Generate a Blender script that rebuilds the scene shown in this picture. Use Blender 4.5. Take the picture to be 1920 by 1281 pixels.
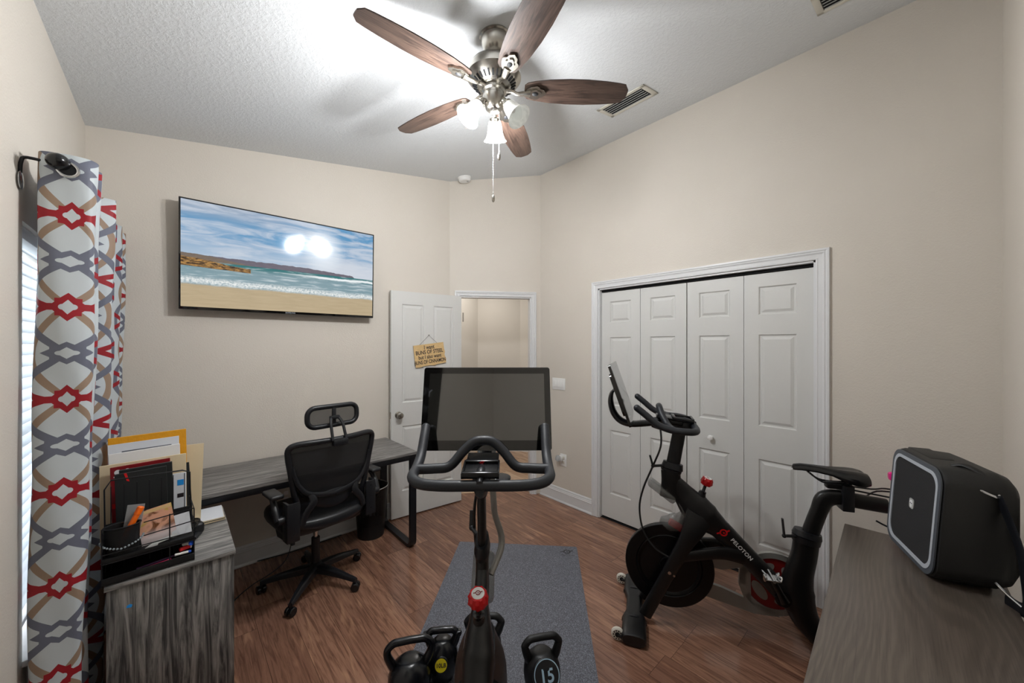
import bpy, bmesh, math, random
from mathutils import Vector, Matrix, Quaternion
R = math.radians; PI = math.pi
random.seed(7)
for o in list(bpy.data.objects): bpy.data.objects.remove(o)
C = bpy.context.scene.collection
SC = bpy.context.scene

# ------------------------------------------------------------------ camera
cd = bpy.data.cameras.new('camera'); cam = bpy.data.objects.new('camera', cd); C.objects.link(cam)
cd.sensor_width = 36.0; cd.lens = 700.0 / 1920.0 * 36.0
cd.shift_y = (647.0 - 640.5) / 1920.0; cd.clip_start = 0.02
cam.location = (0, 0, 1.55)
FW = Vector((math.sin(R(42)), math.cos(R(42)), 0)); RT = Vector((math.cos(R(42)), -math.sin(R(42)), 0))
cam.rotation_euler = (R(90), 0, R(-42))
SC.camera = cam

# ------------------------------------------------------------------ world, view
W = bpy.data.worlds.new('sky'); SC.world = W; W.use_nodes = True
bgn = W.node_tree.nodes['Background']
bgn.inputs[0].default_value = (0.86, 0.93, 1.0, 1); bgn.inputs[1].default_value = 0.55
SC.view_settings.view_transform = 'Standard'; SC.view_settings.look = 'None'
SC.view_settings.gamma = 1.0; SC.view_settings.exposure = 0.98; SC.view_settings.use_curve_mapping = False

def area_light(name, loc, rot, sx, sy, power, col=(1, 1, 1)):
    l = bpy.data.lights.new(name, 'AREA'); l.shape = 'RECTANGLE'; l.size = sx; l.size_y = sy
    l.energy = power; l.color = col
    o = bpy.data.objects.new(name, l); C.objects.link(o); o.location = loc; o.rotation_euler = rot
    return o
def point_light(name, loc, power, rad, col=(1, 1, 1)):
    l = bpy.data.lights.new(name, 'POINT'); l.energy = power; l.shadow_soft_size = rad; l.color = col
    o = bpy.data.objects.new(name, l); C.objects.link(o); o.location = loc
    return o
# daylight through the window in the left wall (outside the pane, pointing in)
area_light('window_daylight', (-0.75, 2.5, 1.3), (0, R(-90), 0), 1.4, 1.0, 12, (0.9, 0.95, 1.0))
# hallway ceiling lamp
area_light('hallway_lamp', (2.95, 3.75, 2.5), (0, 0, 0), 0.35, 0.35, 4.5, (1.0, 0.97, 0.93))

# ------------------------------------------------------------------ node helpers
class V:
    nt = None
    def __init__(s, sock): s.s = sock
    @staticmethod
    def m(op, *a, clamp=False):
        n = V.nt.nodes.new('ShaderNodeMath'); n.operation = op; n.use_clamp = clamp
        for i, x in enumerate(a):
            if isinstance(x, V): V.nt.links.new(x.s, n.inputs[i])
            else: n.inputs[i].default_value = x
        return V(n.outputs[0])
    def __add__(s, o): return V.m('ADD', s, o)
    def __radd__(s, o): return V.m('ADD', o, s)
    def __sub__(s, o): return V.m('SUBTRACT', s, o)
    def __rsub__(s, o): return V.m('SUBTRACT', o, s)
    def __mul__(s, o): return V.m('MULTIPLY', s, o)
    def __rmul__(s, o): return V.m('MULTIPLY', o, s)
    def __truediv__(s, o): return V.m('DIVIDE', s, o)
    def lt(s, o): return V.m('LESS_THAN', s, o)
    def gt(s, o): return V.m('GREATER_THAN', s, o)
    def abs(s): return V.m('ABSOLUTE', s)
    def sin(s): return V.m('SINE', s)
    def cos(s): return V.m('COSINE', s)
    def max(s, o): return V.m('MAXIMUM', s, o)
    def min(s, o): return V.m('MINIMUM', s, o)
    def floor(s): return V.m('FLOOR', s)
    def fract(s): return V.m('FRACT', s)
def smooth(x, a, b):
    n = V.nt.nodes.new('ShaderNodeMapRange'); n.interpolation_type = 'SMOOTHSTEP'
    V.nt.links.new(x.s, n.inputs[0])
    n.inputs[1].default_value = a; n.inputs[2].default_value = b
    return V(n.outputs[0])
def rgb(c): return (c[0], c[1], c[2], 1)
def srgb(r, g, b):
    f = lambda v: (v / 255 / 12.92) if v / 255 <= 0.04045 else ((v / 255 + 0.055) / 1.055) ** 2.4
    return (f(r), f(g), f(b))
def mix(fac, a, b):
    n = V.nt.nodes.new('ShaderNodeMix'); n.data_type = 'RGBA'
    if isinstance(fac, V): V.nt.links.new(fac.s, n.inputs[0])
    else: n.inputs[0].default_value = fac
    for i, x in ((6, a), (7, b)):
        if isinstance(x, V): V.nt.links.new(x.s, n.inputs[i])
        else: n.inputs[i].default_value = rgb(x)
    return V(n.outputs[2])
def coords(kind='Object'):
    n = V.nt.nodes.new('ShaderNodeTexCoord'); return V(n.outputs[kind])
def sep(v):
    n = V.nt.nodes.new('ShaderNodeSeparateXYZ'); V.nt.links.new(v.s, n.inputs[0])
    return V(n.outputs[0]), V(n.outputs[1]), V(n.outputs[2])
def comb(x, y, z):
    n = V.nt.nodes.new('ShaderNodeCombineXYZ')
    for i, a in enumerate((x, y, z)):
        if isinstance(a, V): V.nt.links.new(a.s, n.inputs[i])
        else: n.inputs[i].default_value = a
    return V(n.outputs[0])
def noise(vec, scale, detail=4, rough=0.5, dist=0.0):
    n = V.nt.nodes.new('ShaderNodeTexNoise'); V.nt.links.new(vec.s, n.inputs['Vector'])
    n.inputs['Scale'].default_value = scale; n.inputs['Detail'].default_value = detail
    n.inputs['Roughness'].default_value = rough; n.inputs['Distortion'].default_value = dist
    return V(n.outputs['Fac'])
def white(vec):
    n = V.nt.nodes.new('ShaderNodeTexWhiteNoise'); V.nt.links.new(vec.s, n.inputs['Vector']); return V(n.outputs['Value'])
def mat(name, col=(0.5, 0.5, 0.5), rough=0.5, metal=0.0, spec=0.5, fn=None, emit=None, estr=0.0, coat=0.0, alpha=1.0, trans=0.0):
    m = bpy.data.materials.new(name); m.use_nodes = True; V.nt = m.node_tree
    b = m.node_tree.nodes['Principled BSDF']
    b.inputs['Base Color'].default_value = rgb(col); b.inputs['Roughness'].default_value = rough
    b.inputs['Metallic'].default_value = metal; b.inputs['Specular IOR Level'].default_value = spec
    b.inputs['Coat Weight'].default_value = coat; b.inputs['Coat Roughness'].default_value = 0.05
    b.inputs['Alpha'].default_value = alpha; b.inputs['Transmission Weight'].default_value = trans
    if emit is not None:
        b.inputs['Emission Color'].default_value = rgb(emit); b.inputs['Emission Strength'].default_value = estr
    if fn: fn(b)
    return m
def link(v, sock): V.nt.links.new(v.s, sock)
def bump(b, h, strength, dist=0.01):
    n = V.nt.nodes.new('ShaderNodeBump'); link(h, n.inputs['Height'])
    n.inputs['Strength'].default_value = strength; n.inputs['Distance'].default_value = dist
    V.nt.links.new(n.outputs[0], b.inputs['Normal'])

# ------------------------------------------------------------------ materials
def f_wall(b):
    c = coords(); link(mix(noise(c, 2.5, 2), srgb(213, 206, 195), srgb(219, 212, 202)), b.inputs['Base Color'])
    bump(b, noise(c, 120, 3, 0.6), 0.35, 0.003)
M_wall = mat('wall_paint', rough=0.55, spec=0.3, fn=f_wall)
def f_ceil(b):
    c = coords(); h = noise(c, 55, 4, 0.65); bump(b, smooth(h, 0.42, 0.62), 0.32, 0.004)
M_ceil = mat('ceiling_texture', srgb(224, 227, 229), 0.85, spec=0.2, fn=f_ceil)
def f_trim(b): bump(b, noise(coords(), 40, 2), 0.05, 0.002)
M_trim = mat('white_trim', srgb(222, 223, 224), 0.35, fn=f_trim)
def f_door(b):
    x, y, z = sep(coords()); g = noise(comb(x * 30, y * 30, z * 2.5), 3.0, 4, 0.6, 0.6); bump(b, g, 0.25, 0.002)
M_door = mat('white_door', srgb(214, 214, 211), 0.45, fn=f_door)
def planks(b, pw, pl, cols, rough, axis=1, gap=0.0018):
    x, y, z = sep(coords())
    if axis == 0: x, y = y, x
    row = (x / pw).floor(); off = white(comb(row, 3.1, 0.0)); yy = y / pl + off
    pid = white(comb(row, yy.floor(), 1.7))
    sh = pid * 37.0
    g1 = noise(comb(x * 38 + sh, y * 2.2 + sh, 0.0), 1.6, 6, 0.65, 1.2)
    g2 = noise(comb(x * 9 + sh, y * 1.1, sh), 1.5, 3, 0.5, 2.0)
    g3 = noise(comb(x * 160, y * 5 + sh, 0.0), 1.0, 3, 0.6)
    base = mix(pid, cols[0], cols[1]); base = mix(smooth(g1, 0.40, 0.68) * 0.75, base, cols[2])
    base = mix(smooth(g2, 0.52, 0.75) * 0.55, base, cols[3]); base = mix(smooth(g3, 0.5, 0.8) * 0.35, base, cols[2])
    gx = (x / pw).fract(); gy = yy.fract()
    seam = (gx.lt(gap / pw)).max(gy.lt(gap / pl))
    base = mix(seam * 0.8, base, (0.01, 0.006, 0.004))
    link(base, b.inputs['Base Color'])
    link(0.0 + g1 * 0.12 + rough, b.inputs['Roughness'])
    bump(b, g1 * 0.6 + g3 * 0.4 - seam * 1.5, 0.12, 0.002)
M_floor = mat('hardwood_laminate', spec=0.5, fn=lambda b: planks(b, 0.165, 1.25, [srgb(122, 88, 72), srgb(154, 115, 94), srgb(86, 57, 46), srgb(186, 142, 112)], 0.07))
M_hallfloor = mat('pale_laminate', spec=0.5, fn=lambda b: planks(b, 0.12, 1.1, [srgb(176, 142, 112), srgb(206, 178, 150), srgb(140, 100, 74), srgb(222, 196, 168)], 0.3))
def woodfn(cols, sc=1.0, axis=0, rough=0.4, bs=0.15, seams=0):
    def f(b):
        p = list(sep(coords())); a = p.pop(axis)
        u, w = p
        g1 = noise(comb(a * 2.0 * sc, u * 30 * sc, w * 30 * sc), 1.6, 6, 0.65, 1.5)
        g2 = noise(comb(a * 1.2 * sc, u * 9 * sc, w * 9 * sc), 2.0, 3, 0.55, 2.5)
        g3 = noise(comb(a * 6 * sc, u * 130 * sc, w * 130 * sc), 1.0, 2, 0.5)
        base = mix(smooth(g1, 0.35, 0.68), cols[0], cols[1])
        base = mix(smooth(g2, 0.5, 0.72) * 0.6, base, cols[2]); base = mix(smooth(g3, 0.5, 0.8) * 0.4, base, cols[3])
        link(base, b.inputs['Base Color']); link(g1 * 0.15 + rough, b.inputs['Roughness']); bump(b, g1 + g3 * 0.5, bs, 0.002)
    return f
M_blade = mat('walnut_blade', fn=woodfn([srgb(60, 46, 40), srgb(88, 70, 60), srgb(42, 32, 28), srgb(28, 21, 19)], 1.4, 0, 0.33))
M_desk = mat('grey_oak_desktop', fn=woodfn([srgb(86, 84, 83), srgb(156, 152, 148), srgb(108, 105, 102), srgb(48, 46, 45)], 1.0, 0, 0.42))
M_cab = mat('charcoal_wood_cabinet', fn=woodfn([srgb(44, 44, 45), srgb(150, 147, 143), srgb(96, 94, 92), srgb(16, 16, 16)], 0.8, 2, 0.5, 0.35))
M_cabtop = mat('charcoal_wood_cabinet_top', fn=woodfn([srgb(84, 84, 84), srgb(164, 161, 157), srgb(110, 108, 106), srgb(50, 50, 50)], 1.0, 0, 0.5, 0.3))
def f_dresser(b):
    x, y, z = sep(coords())
    d = noise(comb(x * 0.55, y * 2.4, 0.0), 1.4, 2, 0.5, 0.4)
    w = ((y * 330.0) + d * 120.0).sin() * 0.5 + 0.5
    fine = noise(comb(x * 6, y * 220, z * 200), 1.0, 3, 0.6)
    base = mix(smooth(w, 0.2, 1.0) * 0.30, srgb(88, 79, 71), srgb(118, 107, 97)); base = mix(smooth(fine, 0.42, 0.72) * 0.6, base, srgb(66, 58, 53))
    link(base, b.inputs['Base Color']); bump(b, fine, 0.08, 0.001)
M_dresser = mat('espresso_wood', rough=0.32, fn=f_dresser)
M_black = mat('black_powder_metal', srgb(15, 17, 22), 0.42, 0.2)
M_plastic = mat('black_plastic', srgb(17, 19, 24), 0.40)
M_plasticb = mat('glossy_black_plastic', srgb(13, 14, 17), 0.22)
M_frame = mat('matte_black_frame', srgb(12, 12, 14), 0.38, 0.0, 0.5, fn=lambda b: bump(b, noise(coords(), 300, 2), 0.05, 0.001))
M_rubber = mat('black_rubber_grip', srgb(30, 33, 39), 0.5, fn=lambda b: bump(b, noise(coords(), 400, 2), 0.3, 0.001))
M_fly = mat('black_flywheel', srgb(12, 12, 14), 0.3, 0.4)
M_silver = mat('satin_grey_plastic', srgb(150, 148, 143), 0.4, 0.25)
M_red = mat('red_plastic', srgb(200, 20, 26), 0.25)
M_darkred = mat('dark_red_disc', srgb(128, 22, 22), 0.4)
M_chrome = mat('chrome', srgb(210, 212, 214), 0.12, 1.0)
M_nickel = mat('brushed_nickel', srgb(176, 172, 164), 0.27, 1.0, fn=lambda b: bump(b, noise(coords(), 90, 2), 0.03, 0.001))
M_nickeld = mat('dark_slot', srgb(18, 20, 24), 0.6)
M_white = mat('white_plastic', srgb(240, 240, 238), 0.3)
M_cream = mat('cream_metal', srgb(212, 208, 196), 0.45)
M_louver = mat('grey_louver', srgb(170, 172, 170), 0.4)
M_dark = mat('dark_void', (0.004, 0.004, 0.005), 0.9)
M_shade_on = mat('lit_frosted_glass', srgb(250, 248, 240), 0.4, emit=(0.98, 0.99, 1.0), estr=24.0)
def f_alab(b):
    link(mix(smooth(noise(coords(), 14, 4, 0.5, 1.5), 0.4, 0.65), srgb(206, 208, 202), srgb(232, 233, 228)), b.inputs['Base Color'])
M_shade_off = mat('frosted_glass_faint_glow', rough=0.35, fn=f_alab, emit=(0.9, 0.92, 0.88), estr=0.12)  # weak emission added so the unlit glass glows a little
M_mat = mat('textured_vinyl_mat', srgb(60, 61, 65), 0.5, fn=lambda b: (link(mix(smooth(noise(coords(), 260, 3, 0.7), 0.45, 0.7), srgb(66, 68, 76), srgb(142, 146, 158)), b.inputs['Base Color']), bump(b, noise(coords(), 260, 3), 0.4, 0.002)))
M_matlogo = mat('mat_logo', srgb(28, 28, 30), 0.6)
M_kettle = mat('vinyl_kettlebell', srgb(14, 16, 21), 0.26)
M_kettlem = mat('matte_kettlebell', srgb(17, 18, 21), 0.48)
M_yellow = mat('yellow_sticker', srgb(226, 206, 30), 0.4)
M_ltblue = mat('pale_blue_print', srgb(168, 196, 214), 0.5)
M_print = mat('white_print', srgb(232, 232, 232), 0.5)
M_mesh = mat('black_mesh_fabric', srgb(14, 15, 18), 0.7, alpha=0.80)
M_binmesh = mat('dark_wire_mesh', srgb(22, 23, 25), 0.5, 0.3)
def f_binmesh(b):
    x, y, z = sep(coords('UV'))
    a = ((x * 190.0).fract().lt(0.45)).max((y * 90.0).fract().lt(0.45))
    link(a * 0.55 + 0.40, b.inputs['Alpha'])
M_binside = mat('perforated_wire_mesh', srgb(24, 25, 27), 0.5, 0.3, fn=f_binmesh)
M_pink = mat('hot_pink_vinyl', srgb(238, 20, 140), 0.4)
M_orange = mat('orange_plastic', srgb(250, 112, 14), 0.4)
M_speaker = mat('black_rubber_speaker', srgb(20, 20, 20), 0.55, fn=lambda b: bump(b, noise(coords(), 500, 2), 0.35, 0.001))
def f_cloth(b):
    x, y, z = sep(coords()); w = (z * 1400.0).sin() * 0.5 + 0.5
    link(mix(w * 0.6, srgb(18, 18, 21), srgb(40, 40, 44)), b.inputs['Base Color']); bump(b, w, 0.3, 0.001)
M_grille = mat('speaker_grille_cloth', rough=0.8, fn=f_cloth)
M_ring = mat('pale_grey_ring', srgb(178, 184, 192), 0.4)
M_slatb = mat('grey_rim', srgb(66, 72, 80), 0.45)
M_manila = mat('manila_card', srgb(226, 208, 172), 0.7, fn=lambda b: bump(b, noise(coords(), 25, 3), 0.2, 0.003))
M_env = mat('yellow_envelope', srgb(228, 160, 20), 0.6, fn=lambda b: bump(b, noise(coords(), 22, 4, 0.6), 0.6, 0.006))
M_paper = mat('white_paper', srgb(222, 226, 232), 0.7)
M_greyprint = mat('grey_print', srgb(94, 98, 108), 0.7)
M_crimson = mat('crimson_cover', srgb(132, 16, 26), 0.4)
M_book = mat('black_leatherette', srgb(30, 33, 34), 0.5, fn=lambda b: bump(b, noise(coords(), 200, 2), 0.2, 0.001))
M_ribbon = mat('red_ribbon', srgb(228, 24, 28), 0.5)
M_blue = mat('blue_plastic', srgb(24, 84, 205), 0.4)
M_cyan = mat('blue_sticker', srgb(30, 150, 232), 0.5)
M_board = mat('natural_wood_board', fn=woodfn([srgb(212, 178, 124), srgb(226, 196, 144), srgb(184, 140, 82), srgb(200, 164, 108)], 6.0, 0, 0.6))
M_ink = mat('dark_ink', srgb(30, 22, 30), 0.6)
M_twine = mat('grey_twine', srgb(74, 76, 84), 0.8)
M_glassy = mat('clear_glass', srgb(235, 240, 240), 0.03, trans=1.0)
M_pane = mat('window_glass', srgb(245, 250, 250), 0.02, alpha=0.10)
M_clear = mat('smoky_clear_plastic', srgb(120, 120, 118), 0.15, alpha=0.55, coat=0.5)
M_sleeve = mat('clear_plastic_sleeve', srgb(190, 196, 200), 0.15, alpha=0.45)
def f_screen(b):
    b.inputs['IOR'].default_value = 2.3
M_screen = mat('dark_screen_glass', srgb(26, 27, 26), 0.03, spec=0.5, fn=f_screen)
M_bezel = mat('black_glass_bezel', srgb(8, 8, 9), 0.06, spec=0.8)
M_screen2 = mat('screen_glass_painted_reflection', srgb(84, 92, 97), 0.06, fn=f_screen)  # paler base colour stands in for the reflected window and ceiling
M_beads = mat('pearl_beads', srgb(150, 160, 166), 0.2)
M_magenta = mat('magenta_plastic', srgb(190, 30, 84), 0.4)
M_wirecord = mat('black_cord', srgb(16, 16, 17), 0.5)

def f_curtain(b):
    x, y, z = sep(coords('UV'))       # metres along the cloth / height
    Pu, Pv = 0.27, 0.315
    cx = (x / Pu + 0.5).floor(); par = (cx * 0.5).fract() * 2.0
    u = ((x / Pu + 0.5).fract() - 0.5) * Pu
    ys = y + par * (Pv * 0.5)
    v = ((ys / Pv + 0.5).fract() - 0.5) * Pv           # red medallion at v=0
    v2 = ((ys / Pv).fract() - 0.5) * Pv                # grey medallion at v2=0
    ph = ys * (PI / Pv); au = u.abs()
    tanx = ph.sin().abs() * 0.095
    tan = ((au - tanx).abs()).lt(0.0135)
    greyx = ph.cos().abs() * 0.13
    grey = ((au - greyx).abs()).lt(0.0175)
    av = v.abs()
    red = ((av - (au - 0.05).max(0.0) * 0.42).abs()).lt(0.0115) * au.lt(0.136)
    def med(p, q, s):
        q = q * (1.0 / s)
        p = p * (1.0 / s)
        dia = (p.abs() * 0.9 + q.abs() * 0.85).lt(0.036)
        box = (p.abs().lt(0.026)) * (q.abs().lt(0.026))
        outer = dia.max(box)
        inner = ((p.abs() + q.abs() * 0.75).lt(0.0165)).max(((p.abs() - 0.010) * (p.abs() - 0.010) + q * q).lt(0.00007)).max(((q.abs() - 0.010) * (q.abs() - 0.010) + p * p).lt(0.00005))
        return outer, inner
    ro, ri = med(u, v, 1.15)
    go, gi = med(u * 0.62, v2 * 1.15, 1.05)
    W_ = srgb(206, 214, 218); TAN = srgb(160, 136, 116); GR = srgb(112, 116, 132); RD = srgb(160, 18, 34)
    c = mix(tan, W_, TAN); c = mix(grey, c, GR); c = mix(red, c, RD)
    c = mix(go, c, GR); c = mix(gi, c, W_); c = mix(ro, c, RD); c = mix(ri, c, W_)
    link(c, b.inputs['Base Color'])
    tr = V.nt.nodes.new('ShaderNodeBsdfTranslucent'); link(c, tr.inputs[0])
    mx = V.nt.nodes.new('ShaderNodeMixShader'); mx.inputs[0].default_value = 0.12
    V.nt.links.new(b.outputs[0], mx.inputs[1]); V.nt.links.new(tr.outputs[0], mx.inputs[2])
    V.nt.links.new(mx.outputs[0], V.nt.nodes['Material Output'].inputs[0])
M_curtain = mat('patterned_curtain', rough=0.6, fn=f_curtain)
def f_blind(b):
    tr = V.nt.nodes.new('ShaderNodeBsdfTranslucent'); tr.inputs[0].default_value = (0.9, 0.93, 0.95, 1)
    mx = V.nt.nodes.new('ShaderNodeMixShader'); mx.inputs[0].default_value = 0.5
    V.nt.links.new(b.outputs[0], mx.inputs[1]); V.nt.links.new(tr.outputs[0], mx.inputs[2])
    V.nt.links.new(mx.outputs[0], V.nt.nodes['Material Output'].inputs[0])
M_blind = mat('white_blind', srgb(232, 236, 238), 0.5, fn=f_blind)

def f_beach(b):
    x, y, z = sep(coords('UV'))
    n1 = noise(comb(x * 1.2, y * 4, 0.0), 2.6, 6, 0.6, 1.2)
    n2 = noise(comb(x * 3, y * 16, 1.0), 3, 5, 0.6, 0.5)
    n3 = noise(comb(x * 14, 2.0, 0.0), 1, 5, 0.6)
    n4 = noise(comb(x * 30, y * 60, 0.0), 1, 5, 0.7)
    n5 = noise(comb(x * 6, 5.0, 0.0), 1, 4, 0.6)
    n6 = noise(comb(x * 90, y * 60, 0.0), 1, 4, 0.7)
    sky = mix(smooth(y, 0.5, 0.75), srgb(164, 186, 208), srgb(84, 146, 190))
    sky = mix(smooth(y, 0.78, 1.0) * smooth(x, 0.75, 0.2), sky, srgb(150, 166, 186))
    sky = mix(smooth(n1 + (x - 0.3) * 0.06, 0.36, 0.68) * 0.85, sky, srgb(200, 208, 220))
    sky = mix(smooth(y, 0.72, 0.52) * smooth(x, 0.45, 0.8) * 0.8, sky, srgb(206, 212, 222))
    dx = (x - 0.68) * 2.0; dy = y - 0.72; r2 = dx * dx + dy * dy
    sky = mix(smooth(r2, 0.09, 0.0) * 0.55, sky, srgb(240, 246, 252))
    mh = 0.462 + smooth(x, 0.95, 0.5) * 0.035 + (n3 - 0.5) * 0.05 - smooth(x, 0.86, 0.9) * 0.06
    mtn = y.lt(mh); c = mix(mtn, sky, mix(n4, srgb(78, 76, 96), srgb(120, 112, 120)))
    h2 = 0.505 - smooth(x, 0.02, 0.42) * 0.075 + (n3 - 0.5) * 0.03
    c = mix(y.lt(h2) * x.lt(0.42), c, mix(n4, srgb(84, 80, 84), srgb(138, 118, 96)))
    sea = mix(smooth(y, 0.36, 0.44), mix(n2, srgb(96, 128, 140), srgb(150, 176, 184)), srgb(24, 108, 112))
    sea = mix(smooth(n2, 0.5, 0.68) * 0.6, sea, srgb(206, 216, 220))
    c = mix(y.lt(0.443), c, sea)
    far = (y - (0.405 + (n5 - 0.5) * 0.05)).abs().lt(0.012) * smooth(x, 0.45, 0.7)
    c = mix(far, c, srgb(232, 238, 240))
    h3 = 0.47 - smooth(x, 0.0, 0.30) * 0.06 + (n3 - 0.5) * 0.05
    rock = y.lt(h3) * y.gt(0.385 - x * 0.05 + (n5 - 0.5) * 0.02) * x.lt(0.30)
    c = mix(rock, c, mix(smooth(n4, 0.40, 0.6), srgb(46, 30, 20), srgb(178, 134, 74)))
    e = y - (0.255 - x * 0.035 + (n5 - 0.5) * 0.07)
    foam = smooth(e.abs(), 0.05, 0.0) * smooth(n6, 0.3, 0.62)
    c = mix(foam, c, srgb(240, 242, 240))
    sand = mix(n2, srgb(166, 148, 116), srgb(196, 178, 146)); s = smooth(y - (0.215 - x * 0.02 + (n5 - 0.5) * 0.05), 0.012, -0.01)
    c = mix(s, c, sand)
    link(c, b.inputs['Emission Color']); b.inputs['Emission Strength'].default_value = 0.50
M_tv = mat('beach_picture_screen', (0.01, 0.01, 0.01), 0.085, spec=0.6, fn=f_beach)

# ------------------------------------------------------------------ mesh helpers
def catmull(pts, n=6, closed=False):
    P = [Vector(p) for p in pts]; out = []
    N = len(P)
    rng = range(N if closed else N - 1)
    for i in rng:
        if closed: a, b, c, d = P[(i - 1) % N], P[i], P[(i + 1) % N], P[(i + 2) % N]
        else: a, b, c, d = P[max(i - 1, 0)], P[i], P[i + 1], P[min(i + 2, N - 1)]
        for k in range(n):
            t = k / n
            out.append(0.5 * ((2 * b) + (c - a) * t + (2 * a - 5 * b + 4 * c - d) * t * t + (3 * b - a - 3 * c + d) * t ** 3))
    if not closed: out.append(P[-1])
    return out
class MB:
    def __init__(s): s.b = bmesh.new()
    def rings(s, rings, cap=True, closed=False):
        vs = [[s.b.verts.new(p) for p in r] for r in rings]; n = len(vs[0])
        m = len(vs)
        for i in range(m if closed else m - 1):
            a, b = vs[i], vs[(i + 1) % m]
            for k in range(n):
                try: s.b.faces.new((a[k], a[(k + 1) % n], b[(k + 1) % n], b[k]))
                except ValueError: pass
        if cap and not closed:
            s.b.faces.new(list(reversed(vs[0]))); s.b.faces.new(vs[-1])
        return s
    def box(s, lo, hi, bev=0.0, M=None, seg=2):
        r = bmesh.ops.create_cube(s.b, size=1.0); v = r['verts']
        lo = Vector(lo); hi = Vector(hi); c = (lo + hi) / 2; d = hi - lo
        for q in v: q.co = Vector((q.co.x * d.x, q.co.y * d.y, q.co.z * d.z)) + c
        if bev > 0:
            e = list({e for q in v for e in q.link_edges})
            rr = bmesh.ops.bevel(s.b, geom=e, offset=min(bev, min(abs(d.x), abs(d.y), abs(d.z)) * 0.49), segments=seg, profile=0.5, affect='EDGES')
            v = list({q for f in rr['faces'] for q in f.verts} | {q for q in v if q.is_valid})
        if M is not None:
            for q in v: q.co = M @ q.co
        return s
    def tube(s, pts, r, seg=10, smooth=0, closed=False, cap=True, flat=1.0, up=None):
        P = [Vector(p) for p in pts]
        rs = r if isinstance(r, (list, tuple)) else None
        if smooth:
            n0 = len(P); P2 = catmull(P, smooth, closed)
            if rs:
                q = []
                for i in range(len(P2)):
                    t = i / smooth; k = min(int(t), n0 - 1); k2 = min(k + 1, n0 - 1); f = t - k
                    q.append(rs[k] * (1 - f) + rs[k2] * f)
                rs = q
            P = P2
        N = len(P); rings = []; prev = None
        for i in range(N):
            a = P[(i - 1) % N] if (closed or i > 0) else P[i]; b = P[(i + 1) % N] if (closed or i < N - 1) else P[i]
            t = (b - a)
            t = t.normalized() if t.length > 1e-9 else Vector((0, 0, 1))
            if up is not None: x = Vector(up).cross(t)
            elif prev is not None: x = prev - t * prev.dot(t)
            else: x = t.cross(Vector((0, 0, 1)) if abs(t.z) < 0.9 else Vector((1, 0, 0)))
            if x.length < 1e-6: x = t.cross(Vector((0.3, 1, 0.2)))
            x.normalize(); prev = x; y = t.cross(x); rad = rs[i] if rs else r
            rings.append([P[i] + x * (math.cos(2 * PI * k / seg) * rad) + y * (math.sin(2 * PI * k / seg) * rad * flat) for k in range(seg)])
        return s.rings(rings, cap, closed)
    def etube(s, pts, rn, ry, smooth=5, seg=16, sq=1.0, yc=None):
        """elliptical tube lying in the xz plane: rn = half thickness in the plane, ry = half width across it; yc = offset per point"""
        P = [Vector((p[0], (yc[i] if yc else 0.0), p[1])) for i, p in enumerate(pts)]; n0 = len(P)
        Q = catmull(P, smooth) if smooth else P; st = smooth or 1; rings = []
        def lp(a, i):
            if not isinstance(a, (list, tuple)): return a
            t = i / st; k = min(int(t), n0 - 1); k2 = min(k + 1, n0 - 1); f = t - k
            return a[k] * (1 - f) + a[k2] * f
        for i, p in enumerate(Q):
            a = Q[max(i - 1, 0)]; b = Q[min(i + 1, len(Q) - 1)]; t = b - a; t.y = 0; t.normalize()
            nn = Vector((-t.z, 0, t.x)); A = lp(rn, i); B = lp(ry, i); ring = []
            for k in range(seg):
                c, q = math.cos(2 * PI * k / seg), math.sin(2 * PI * k / seg)
                c = math.copysign(abs(c) ** sq, c); q = math.copysign(abs(q) ** sq, q)
                ring.append(p + nn * (A * c) + Vector((0, B * q, 0)))
            rings.append(ring)
        return s.rings(rings)
    def lathe(s, prof, seg=32, M=None, ang=None):
        M = M or Matrix(); rings = []
        for r, z in prof: rings.append([M @ Vector((max(r, 1e-4) * math.cos(2 * PI * k / seg), max(r, 1e-4) * math.sin(2 * PI * k / seg), z)) for k in range(seg)])
        return s.rings(rings)
    def prism(s, poly, h, M=None, h0=0.0):
        M = M or Matrix()
        a = [s.b.verts.new(M @ Vector((x, y, h0))) for x, y in poly]; b = [s.b.verts.new(M @ Vector((x, y, h))) for x, y in poly]
        n = len(poly)
        for k in range(n): s.b.faces.new((a[k], a[(k + 1) % n], b[(k + 1) % n], b[k]))
        s.b.faces.new(list(reversed(a))); s.b.faces.new(b); return s
    def sphere(s, c, r, M=None, seg=20, sc=(1, 1, 1)):
        rr = bmesh.ops.create_uvsphere(s.b, u_segments=seg, v_segments=max(8, seg // 2), radius=r)
        for q in rr['verts']:
            q.co = Vector((q.co.x * sc[0], q.co.y * sc[1], q.co.z * sc[2])) + Vector(c)
            if M is not None: q.co = M @ q.co
        return s
    def cyl(s, a, b, r, seg=20, r2=None, bev=0.0):
        a, b = Vector(a), Vector(b)
        r2 = r if r2 is None else r2
        if bev > 0:
            d = (b - a).normalized() * bev
            return s.tube([a, a + d, b - d, b], [max(r - bev, 1e-4), r, r2, max(r2 - bev, 1e-4)], seg)
        return s.tube([a, b], [r, r2], seg)
    def build(s, name, m, parent=None, smooth=True, ang=38):
        bmesh.ops.recalc_face_normals(s.b, faces=s.b.faces)
        me = bpy.data.meshes.new(name); s.b.to_mesh(me); s.b.free()
        me.materials.append(m)
        if smooth:
            for p in me.polygons: p.use_smooth = True
            me.set_sharp_from_angle(angle=R(ang))
        o = bpy.data.objects.new(name, me); C.objects.link(o)
        if parent is not None: o.parent = parent
        return o
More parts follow.
